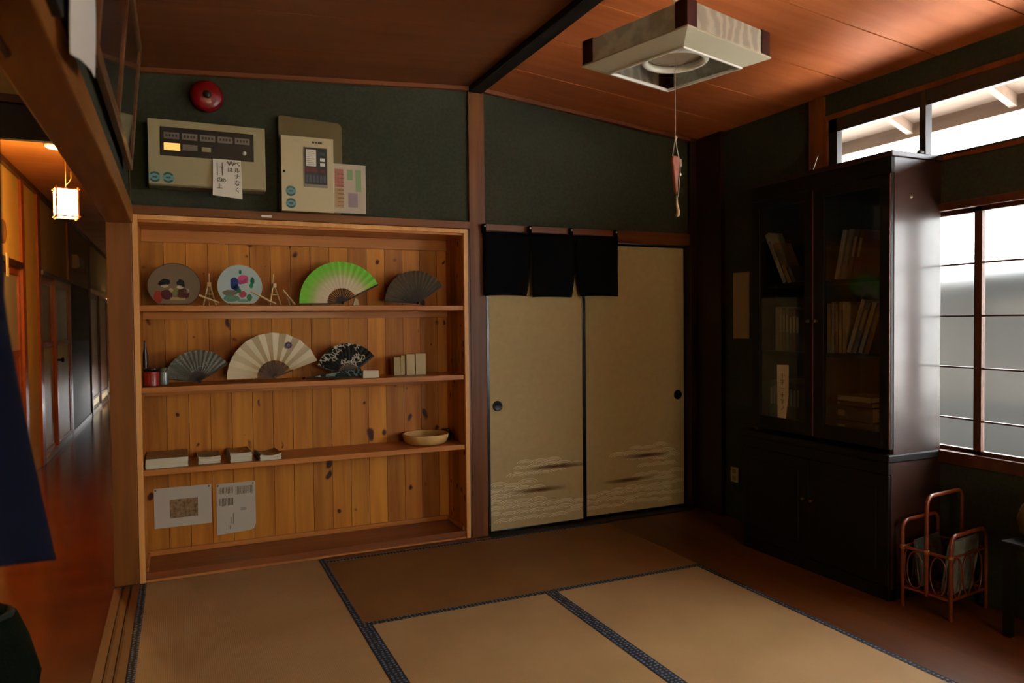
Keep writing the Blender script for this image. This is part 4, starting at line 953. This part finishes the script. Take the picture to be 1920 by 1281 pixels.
# ------------------------------------------------------------------ rattan magazine rack
M_rat = mat('red_rattan', '70301a', .3, noise=.25, nscale=40, coat=.3)
rk = thing('magazine_rack', 'reddish rattan magazine rack with three arched hoops beside the bookcase', 'magazine rack', (3.502, -1.998, 0), (0, 0, math.radians(7)))
def hoop(y, zt_, L_=.278, r=.0085, base=.0, name='hoop'):
    rr = .04; pts = [(0, y, base)]
    pts += [(0, y, zt_-rr)]+[(rr-rr*math.cos(a), y, zt_-rr+rr*math.sin(a)) for a in [PI/2*k/5 for k in range(1, 6)]]
    pts += [(L_-rr+rr*math.sin(a), y, zt_-rr+rr*math.cos(a)) for a in [PI/2*k/5 for k in range(0, 6)]]+[(L_, y, base)]
    o = MB().tube(pts, r, 10).build(name, M_rat, rk, local=True, smooth=True)
    return o
hoop(.205, .375); hoop(.10, .500, base=.075); hoop(.0, .352)
for x in (0, .278):
    for z in (.262, .085): MB().tube([(x, .205, z), (x, 0, z)], .0065, 8).build('crossbar', M_rat, rk, local=True, smooth=True)
for y in (.205, .10, 0):
    MB().tube([(0, y, .085), (.278, y, .085)], .0065, 8).build('bottom_rail', M_rat, rk, local=True, smooth=True)
for y in (.205, 0):
    MB().tube([(0, y, .262), (.278, y, .262)], .005, 8).build('side_rail', M_rat, rk, local=True, smooth=True)
    for k in range(3):
        x = .05+.08*k
        MB().tube([(x+.035*math.sin(a)-.0, y, .173+.085*math.cos(a)) for a in [2*PI*q/16 for q in range(16)]], .003, 6, closed=True).build('scroll', M_rat, rk, local=True, smooth=True)
for x in (0, .278):
    for y in (.05, .15):
        MB().tube([(x, y+.035*math.sin(a), .173+.08*math.cos(a)) for a in [2*PI*q/16 for q in range(16)]], .003, 6, closed=True).build('scroll', M_rat, rk, local=True, smooth=True)
for k in range(5): MB().tube([(.03+k*.05, .205, .085), (.03+k*.05, 0, .085)], .003, 6).build('bottom_cane', M_rat, rk, local=True, smooth=True)
for x, y in ((0, .10), (0, 0), (0, .205)):
    MB().tube([(x, y-.0, .252), (x, y, .272)], .0115, 10).build('binding', mat('ochre_binding', '8a5a28', .5), rk, local=True, smooth=True)
# magazines in it
def pt(x, y, z): return W[rk.name] @ Vector((x, y, z))
for i, (yy, le, h_, c_, lb) in enumerate(((.022, .10, .235, '6f7672', 'grey magazine with a pale cover standing in the rattan rack, nearest the front'), (.050, .14, .21, '8a8f88', 'crumpled light grey magazine behind the front one in the rattan rack'), (.145, -.10, .20, '3f4a48', 'dark grey-green magazine in the rear pocket of the rattan rack'))):
    t = thing('magazine', lb, 'magazine', pt(.03, yy, .096), (le, 0, math.radians(9)), group='magazines in the rattan rack')
    MB().box(0, .20, 0, .008, 0, h_).build('pages', mat('dull_pages', '6e6c64', .8), t, local=True)
    b_ = MB(); g = []
    for a in range(9):
        g.append([b_.bm.verts.new((.20*a/8, -.002-.004*math.sin(a*1.3+c), h_*c/6)) for c in range(7)])
    for a in range(8):
        for c in range(6): b_.bm.faces.new((g[a][c], g[a+1][c], g[a+1][c+1], g[a][c+1]))
    o = b_.build('cover', mat('mag_'+c_, c_, .6, noise=.3, nscale=15), t, local=True); o.modifiers.new('solid', 'SOLIDIFY').thickness = .001
# thing at the right picture edge: amber glass jar on a low dark stool
sd = thing('low_stool', 'low dark wooden stool at the right edge under the window', 'stool', (3.66, -2.30, 0))
MB().box(-.11, .11, -.13, .13, .355, .38).build('seat', M_cabf, sd, local=True, bevel=.004)
for sx in (-1, 1):
    for sy in (-1, 1): MB().box(sx*.09-.014, sx*.09+.014, sy*.11-.014, sy*.11+.014, 0, .355).build('leg', M_cabf, sd, local=True)
jr = thing('amber_jar', 'amber glass jar with pale lid, cut off by the right edge of the picture', 'jar', (3.68, -2.262, .381))
MB().lathe([(0, 0), (.055, 0), (.085, .03), (.095, .08), (.080, .13), (.060, .155), (.060, .165), (0, .165)], 36).build('jar_body', mat('amber_glaze', '5c4a28', .3, metal=.2), jr, local=True, smooth=True)
MB().lathe([(0, .165), (.062, .165), (.062, .180), (.020, .186), (.016, .198), (0, .200)], 28).build('jar_lid', mat('pale_lid', '7c8080', .3), jr, local=True, smooth=True)

# ------------------------------------------------------------------ left wall frame, paper
pf = thing('picture_frame', 'long dark glazed picture frame leaning out high on the left wall', 'picture frame', (.425, -1.2, 1.93))
fy0, fy1, fz0, fz1 = -1.95, -.46, 1.925, 2.46
def lean_m(): return Matrix.Translation((.420, 0, fz0)) @ Euler((0, math.radians(5), 0)).to_matrix().to_4x4()
lm = lean_m(); H_ = fz1-fz0
M_frw = wood('frame_wood', '4a2c18', '6a4224', 'y', rough=.3, grain=30, coat=.3)
MB().box(0, .022, fy0, fy1, 0, .035, lm).box(0, .022, fy0, fy1, H_-.035, H_, lm).box(0, .022, fy0, fy0+.035, .035, H_-.035, lm).box(0, .022, fy1-.035, fy1, .035, H_-.035, lm).box(0, .022, -1.24, -1.215, .035, H_-.035, lm).build('frame_molding', M_frw, pf, bevel=.003)
MB().box(.002, .008, fy0+.03, fy1-.03, .03, H_-.03, lm).build('picture_sheet', mat('dark_calligraphy_sheet', '2c2c28', .7, noise=.4, nscale=8), pf)
MB().box(.014, .016, fy0+.03, fy1-.03, .03, H_-.03, lm).build('glazing', M_glass, pf)
hp = thing('hanging_paper', 'white paper sheet hanging high on the left wall in front of the picture frame', 'paper sheet', (.47, -2.45, 1.76))
b_ = MB(); g = []
for i in range(9):
    t_ = i/8
    g.append([b_.bm.verts.new((.452+.003*math.sin(t_*5+j)-(.008 if j == 0 else 0), -2.44+.31*j/5-.03*t_*(1-j/5), 2.15-(.40-.06*(j/5))*t_)) for j in range(6)])
for i in range(8):
    for j in range(5): b_.bm.faces.new((g[i][j], g[i][j+1], g[i+1][j+1], g[i+1][j]))
o = b_.build('paper_sheet', M_white, hp); o.modifiers.new('solid', 'SOLIDIFY').thickness = .0008
bx = MB().box(.408, .436, -2.95, -2.50, 1.80, 2.13).build('notice_board', mat('black_board', '0d0c0b', .7), bevel=.003)
tag(bx, 'black board on the left wall behind the hanging white paper', 'board')

# ------------------------------------------------------------------ indigo curtain in the corridor opening
M_ind = mat('indigo_cloth', '03071c', .95, noise=.12, nscale=30, bump=.4, bscale=400, spec=.1)
ic = thing('indigo_curtain', 'dark indigo cloth hanging in the corridor opening at the left edge', 'curtain', (.33, -2.6, .66))
b_ = MB(); g = []; nz, ny = 24, 20
for i in range(nz+1):
    t_ = i/nz; row_ = []
    z = 1.75+(.70-1.75)*t_
    yr = -2.46 if t_ < .42 else -2.46+.50*((t_-.42)/.58)**1.15     # flared right edge
    yl = -3.3
    for j in range(ny+1):
        q = j/ny; y = yl+(yr-yl)*q
        row_.append(b_.bm.verts.new((.33+.014*math.sin((1-q)*14)*t_, y, z+.27*t_*(yr-y))))
    g.append(row_)
for i in range(nz):
    for j in range(ny): b_.bm.faces.new((g[i][j], g[i][j+1], g[i+1][j+1], g[i+1][j]))
o = b_.build('cloth_panel', M_ind, ic, smooth=False); o.modifiers.new('solid', 'SOLIDIFY').thickness = .003
for p_ in o.data.polygons: p_.use_smooth = True
MB().tube([(.335, -3.35, 1.752), (.335, -2.42, 1.752)], .008, 8).build('rod', M_darkpost, ic, smooth=True)
# dark green bundle on corridor floor
bn = thing('cloth_bundle', 'dark green rounded cloth bundle on the corridor floor at the lower left corner', 'bundle', (.02, -1.25, 0))
b_ = MB(); b_.lathe([(0, .0), (.10, .0), (.145, .05), (.15, .16), (.14, .27), (.10, .35), (.05, .385), (0, .39)], 28)
for v in b_.bm.verts:
    a = math.atan2(v.co.y, v.co.x); f_ = 1+.10*math.sin(a*3+v.co.z*14)+.05*math.sin(a*7-v.co.z*23); v.co.x *= f_; v.co.y *= f_
b_.build('bundle_body', mat('dark_green_cloth', '0c120a', .95, noise=.4, nscale=10, bump=.5, bscale=120, spec=.05), bn, local=True, smooth=True)
MB().tube([(.085*math.cos(a), .085*math.sin(a), .355) for a in [2*PI*k/24 for k in range(24)]], .012, 8, closed=True).build('tie', mat('dark_green_tie', '0a100b', .9), bn, local=True, smooth=True)

# ------------------------------------------------------------------ corridor
HX = -.55
sbox('ceiling_corridor', M_hallceil, -1.2, .31, -.05, 12.4, 2.50, 2.56)
sbox('ceiling_corridor_front', M_ceil2, -1.2, .31, -6.4, -.05, 2.62, 2.68)
sbox('wall_corridor_front', M_cream, -1.28, -1.2, -6.4, 2.2, 0, 2.68)
sbox('wall_corridor_jog', M_cream, -1.2, HX, 2.16, 2.20, 0, 2.56)
sbox('wall_corridor_rear', M_wall, -1.28, .31, -6.48, -6.4, 0, 2.7)
sbox('wall_corridor_end', M_hdark, -1.2, .5, 12.4, 12.5, 0, 2.56)
# header over the corridor at the shelf line
sbox('wall_header', M_plaster, -1.2, .31, -.03, .03, 2.31, 2.64)
sbox('trim_15', M_beamx, -1.2, .31, -.04, .04, 2.275, 2.31)
sbox('wall_header_panel', mat('dark_header_board', '3a2c24', .7), -1.2, .31, -.02, .02, 2.115, 2.275)
# right wall of the corridor, with a low window far down
sbox('wall_corridor_right', M_cream, .31, .40, .40, 8.6, 0, 2.52)
sbox('wall_corridor_right_far', M_cream, .31, .40, 10.4, 12.4, 0, 2.52)
sbox('wall_corridor_right_top', M_cream, .31, .40, 8.6, 10.4, .40, 2.52)
sbox('wall_corridor_stub', M_cream, .30, .418, .12, .40, 0, 2.52)
w4 = struct(MB().box(.31, .42, 8.6, 10.4, .04, .08).box(.31, .42, 8.6, 10.4, .37, .40).box(.32, .38, 9.48, 9.52, .08, .37).build('window_4', M_sash))
MB().box(.348, .352, 8.6, 10.4, .08, .37).build('window_pane', M_glass, w4)
# left wall, bay by bay
sbox('wall_corridor_left', mat('corridor_plaster', 'd6aa58', .85, noise=.05, nscale=4, bump=.15), HX-.08, HX, 2.20, 3.05, 1.77, 2.50)
sbox('trim_16', M_redwood, HX-.08, HX+.02, 3.05, 3.17, 0, 2.50, bevel=.003)
sbox('wall_corridor_strip', mat('corridor_plaster', '', .85), HX-.08, HX, 3.17, 3.80, 0, 2.50)
sbox('trim_17', M_redwood, HX-.08, HX+.02, 3.80, 3.96, 0, 2.50, bevel=.003)
sbox('wall_corridor_upper', M_cream, HX-.08, HX, 3.96, 12.4, 1.78, 2.50)
sbox('trim_18', M_hdark, HX-.05, HX+.03, 3.96, 5.90, 1.745, 1.785)
sbox('trim_19', M_hdark, HX-.05, HX+.03, 2.20, 3.05, 1.735, 1.775)
sbox('trim_20', M_hdark, HX-.03, HX+.03, 2.2, 12.4, 2.455, 2.50)
sbox('trim_21', M_redwood, HX-.08, HX+.02, 5.80, 5.93, 0, 2.50, bevel=.003)
sbox('wall_corridor_panel', wood('matte_dark_panel', '2e1a10', '3c2416', 'z', rough=.6, spec=.15), HX-.06, HX+.005, 5.93, 7.90, 0, 1.78)
sbox('trim_22', M_hdark, HX-.08, HX+.03, 7.90, 8.02, 0, 2.50)
sbox('baseboard_left', mat('pale_baseboard', 'a89a80', .3), HX-.02, HX+.018, 4.0, 12.4, -.004, .045)
M_fgl = mat('grey_door_glass', '5c5a50', .25); M_dcream = mat('cream_door_panel', 'cdb980', .4)
def hall_door(n, y0, y1, x, glaz=1.09, low=M_dcream, glz=M_fgl, knob=False, frm=None):
    fm = frm or M_redwood
    t = struct(MB().box(x-.03, x, y0, y0+.07, 0, 1.745).box(x-.03, x, y1-.07, y1, 0, 1.745).box(x-.03, x, y0+.07, y1-.07, 0, .08).box(x-.03, x, y0+.07, y1-.07, 1.67, 1.745).box(x-.03, x, y0+.07, y1-.07, glaz-.02, glaz+.02).build('door_%d' % n, fm, bevel=.002))
    MB().box(x-.02, x-.010, y0+.07, y1-.07, .08, glaz-.02).build('door_panel', low, t)
    MB().box(x-.018, x-.012, y0+.07, y1-.07, glaz+.02, 1.67).build('door_glass', glz, t)
    if knob: MB().lathe([(0, 0), (.012, 0), (.012, .03), (.026, .038), (.026, .055), (0, .062)], 16, Matrix.Translation((x, y0+.05, .92)) @ Euler((0, PI/2, 0)).to_matrix().to_4x4()).build('door_knob', M_black, t, smooth=True)
    return t
hall_door(3, 2.22, 3.05, HX, 1.06, low=M_redwood, glz=mat('pale_door_glass', '9c9080', .35))
hall_door(4, 3.96, 4.80, HX-.01); hall_door(5, 4.78, 5.80, HX+.015, knob=True)
hall_door(6, 8.02, 9.3, HX, .2, glz=mat('brown_door_panel', '5a3a22', .3), frm=M_hdark); hall_door(7, 9.3, 10.6, HX+.02, .2, glz=mat('brown_door_panel', '', .3), frm=M_hdark)
sbox('trim_23', M_hallceil, HX-.05, HX+.04, 8.0, 10.7, 1.745, 1.80)
hall_door(8, 10.7, 12.3, HX, .3, frm=M_hdark)
eb = thing('wall_sign_box', 'small boxy sign projecting from the corridor wall above the brown panel', 'sign box', (HX, 6.5, 1.97))
MB().box(HX, HX+.07, 6.25, 6.85, 1.965, 2.13).build('sign_case', mat('amber_sign_case', '8a5c30', .4), eb, bevel=.005)
MB().box(HX+.069, HX+.075, 6.28, 6.82, 1.985, 2.11).build('sign_face', mat('pale_sign_face', '8f968c', .3), eb)
wr_ = thing('wreath_ornament', 'round woven ornament hanging on the orange corridor wall at the left edge', 'ornament', (HX, 2.33, 1.80))
MB().tube([(HX+.02, 2.335+.055*math.cos(a), 1.95+.075*math.sin(a)) for a in [2*PI*k/24 for k in range(24)]], .012, 8, closed=True).build('ring', mat('straw_ring', '6a4018', .7), wr_, smooth=True)
MB().box(HX+.03, HX+.036, 2.35, 2.42, 1.63, 1.80).build('paper_tag', mat('cream_tag', 'c9b080', .7), wr_)
# hanging lantern
M_lw = mat('lantern_wood', 'b87a3c', .4)
def lantern_paper():
    mt, nt, b_ = nodes('glowing_lantern_paper'); N = nt.nodes; L = nt.links
    e = N.new('ShaderNodeEmission'); e.inputs['Color'].default_value = (1, .62, .20, 1); e.inputs['Strength'].default_value = 190
    L.new(e.outputs[0], N['Material Output'].inputs[0]); return mt
ln_ = thing('hanging_lantern', 'lit square paper lantern in a wooden frame hanging in the corridor', 'lantern', (-.035, 1.50, 2.0), (0, 0, math.radians(14)))
q = .060
for sx in (-1, 1):
    for sy in (-1, 1): MB().box(sx*q-.0045, sx*q+.0045, sy*q-.0045, sy*q+.0045, -.046, .152).build('corner_bar', M_lw, ln_, local=True)
f_ = MB()
for z in (-.034, .140):
    for k in range(4): f_.box(-q-.012, q+.012, -q-.0035, -q+.0035, z-.004, z+.004, Matrix.Rotation(k*PI/2, 4, 'Z'))
f_.build('frame_rails', M_lw, ln_, local=True)
MB().box(-q+.006, q-.006, -q+.006, q-.006, -.030, .136).build('paper_shade', lantern_paper(), ln_, local=True)
MB().lathe([(0, .137), (.014, .137), (.014, .150), (.006, .156), (0, .156)], 16).build('cap', M_lw, ln_, local=True, smooth=True)
MB().tube([(0, 0, .155), (0, 0, .21), (-.0, 0, .26)], .002, 6).build('cord', mat('lantern_cord', 'a07040', .5), ln_, local=True)
MB().tube([(0, 0, .170), (.018, 0, .190), (.030, 0, .215), (.030, 0, .26)], .002, 6).build('cord', mat('lantern_cord', '', .5), ln_, local=True)
MB().tube([(0, 0, .26), (0, 0, .485)], .0018, 6).build('cord', mat('lantern_cord', '', .5), ln_, local=True)
MB().lathe([(0, .5), (.05, .5), (.045, .482), (.02, .476), (0, .476)], 24).build('ceiling_rose', M_white, ln_, local=True, smooth=True)

cl_ = thing('corridor_ceiling_light', 'small round glowing ceiling light in the corridor beyond the lintel', 'ceiling light', (-.12, 1.83, 2.47))
MB().lathe([(0, .028), (.075, .028), (.078, .010), (.070, .006), (0, .006)], 30).build('light_rim', M_white, cl_, local=True, smooth=True)
MB().lathe([(0, .006), (.066, .006), (.060, .0), (0, -.002)], 30).build('light_diffuser', mat('glowing_diffuser', 'ffd090', .5, emit='ffc070', estr=30), cl_, local=True, smooth=True)

fl_ = thing('added_corridor_light', 'added, unseen round ceiling light over the front corridor, above and behind the indigo cloth', 'ceiling light', (-.60, -1.1, 2.55))  # out of view, added to brighten the header over the corridor
MB().lathe([(0, .07), (.16, .07), (.165, .03), (.15, .02), (0, .02)], 30).build('light_rim', M_white, fl_, local=True, smooth=True)  # rim of the added, unseen light
MB().lathe([(0, .02), (.145, .02), (.13, .0), (0, -.006)], 30).build('light_diffuser', mat('added_dim_diffuser', 'ffe8c8', .5, emit='ffe0b8', estr=11), fl_, local=True, smooth=True)

# ------------------------------------------------------------------ outdoors
M_gnd = mat('pale_ground', 'e0dedb', .9)
sbox('ground', M_gnd, -14, 30, -30, 30, -.75, -.6)
sbox('roof', mat('roof_tile', '3a3a3c', .8), -2.0, 3.95, -7.5, 13.0, 2.92, 3.0)
sbox('wall_gable', mat('outer_plaster', 'a8a294', .9), 3.80, 3.865, -6.4, .36, 2.60, 2.92)
sbox('wall_rear_gable', mat('outer_plaster', 'a8a294', .9), -1.3, 3.9, -6.5, -6.42, 2.6, 2.92)
M_eave = wood('eave_wood', '7c6a60', '94806f', 'y', rough=.7, grain=15, plank=.15, pax='x', vary=.1)
ev = thing('eave', 'wooden eave with rafters outside the high window', 'eave', (4.3, -2.5, 2.3))
MB().prism([(3.875, 2.70), (4.62, 2.42), (4.62, 2.45), (3.875, 2.73)], -5.5, .5).build('soffit_boards', M_eave, ev)
for k in range(9):
    y = -.35-k*.6; MB().prism([(3.875, 2.64), (4.62, 2.36), (4.62, 2.42), (3.875, 2.70)], y-.02, y+.02).build('rafter', M_eave, ev)
MB().prism([(4.62, 2.34), (4.645, 2.34), (4.645, 2.50), (4.62, 2.50)], -5.5, .5).build('fascia', M_eave, ev)
nbw = thing('garden_wall', 'dark garden wall seen as a dim shape through the frosted window', 'garden wall', (8.05, -2.5, -.6))
MB().box(8.0, 8.1, -12, 7.0, -.6, .38).build('wall_body', mat('garden_wall_board', '0c0b09', .9, noise=.1, spec=0), nbw)
MB().box(7.97, 8.13, -12, 7.0, .38, .42).build('coping', mat('coping_grey', '0c0b09', .9, spec=0), nbw)
barn = thing('storehouse', 'dark storehouse seen only as a dim shape through the frosted window panes', 'building', (15, 4, -.6))
MB().box(14.0, 18.0, -8.0, 5.2, -.6, 1.36).box(14.0, 18.0, 5.2, 16, -.6, 2.12).build('boarded_wall', mat('storehouse_board', '14120f', .9, noise=.1, spec=0), barn)
MB().prism([(13.7, 1.36), (18.3, 1.36), (18.3, 1.40), (16, 1.60), (13.7, 1.40)], -8.3, 5.2).prism([(13.7, 2.12), (18.3, 2.12), (18.3, 2.16), (16, 2.40), (13.7, 2.16)], 5.0, 16.3).build('tiled_roof', mat('storehouse_roof', '1c1915', .9, spec=0), barn)
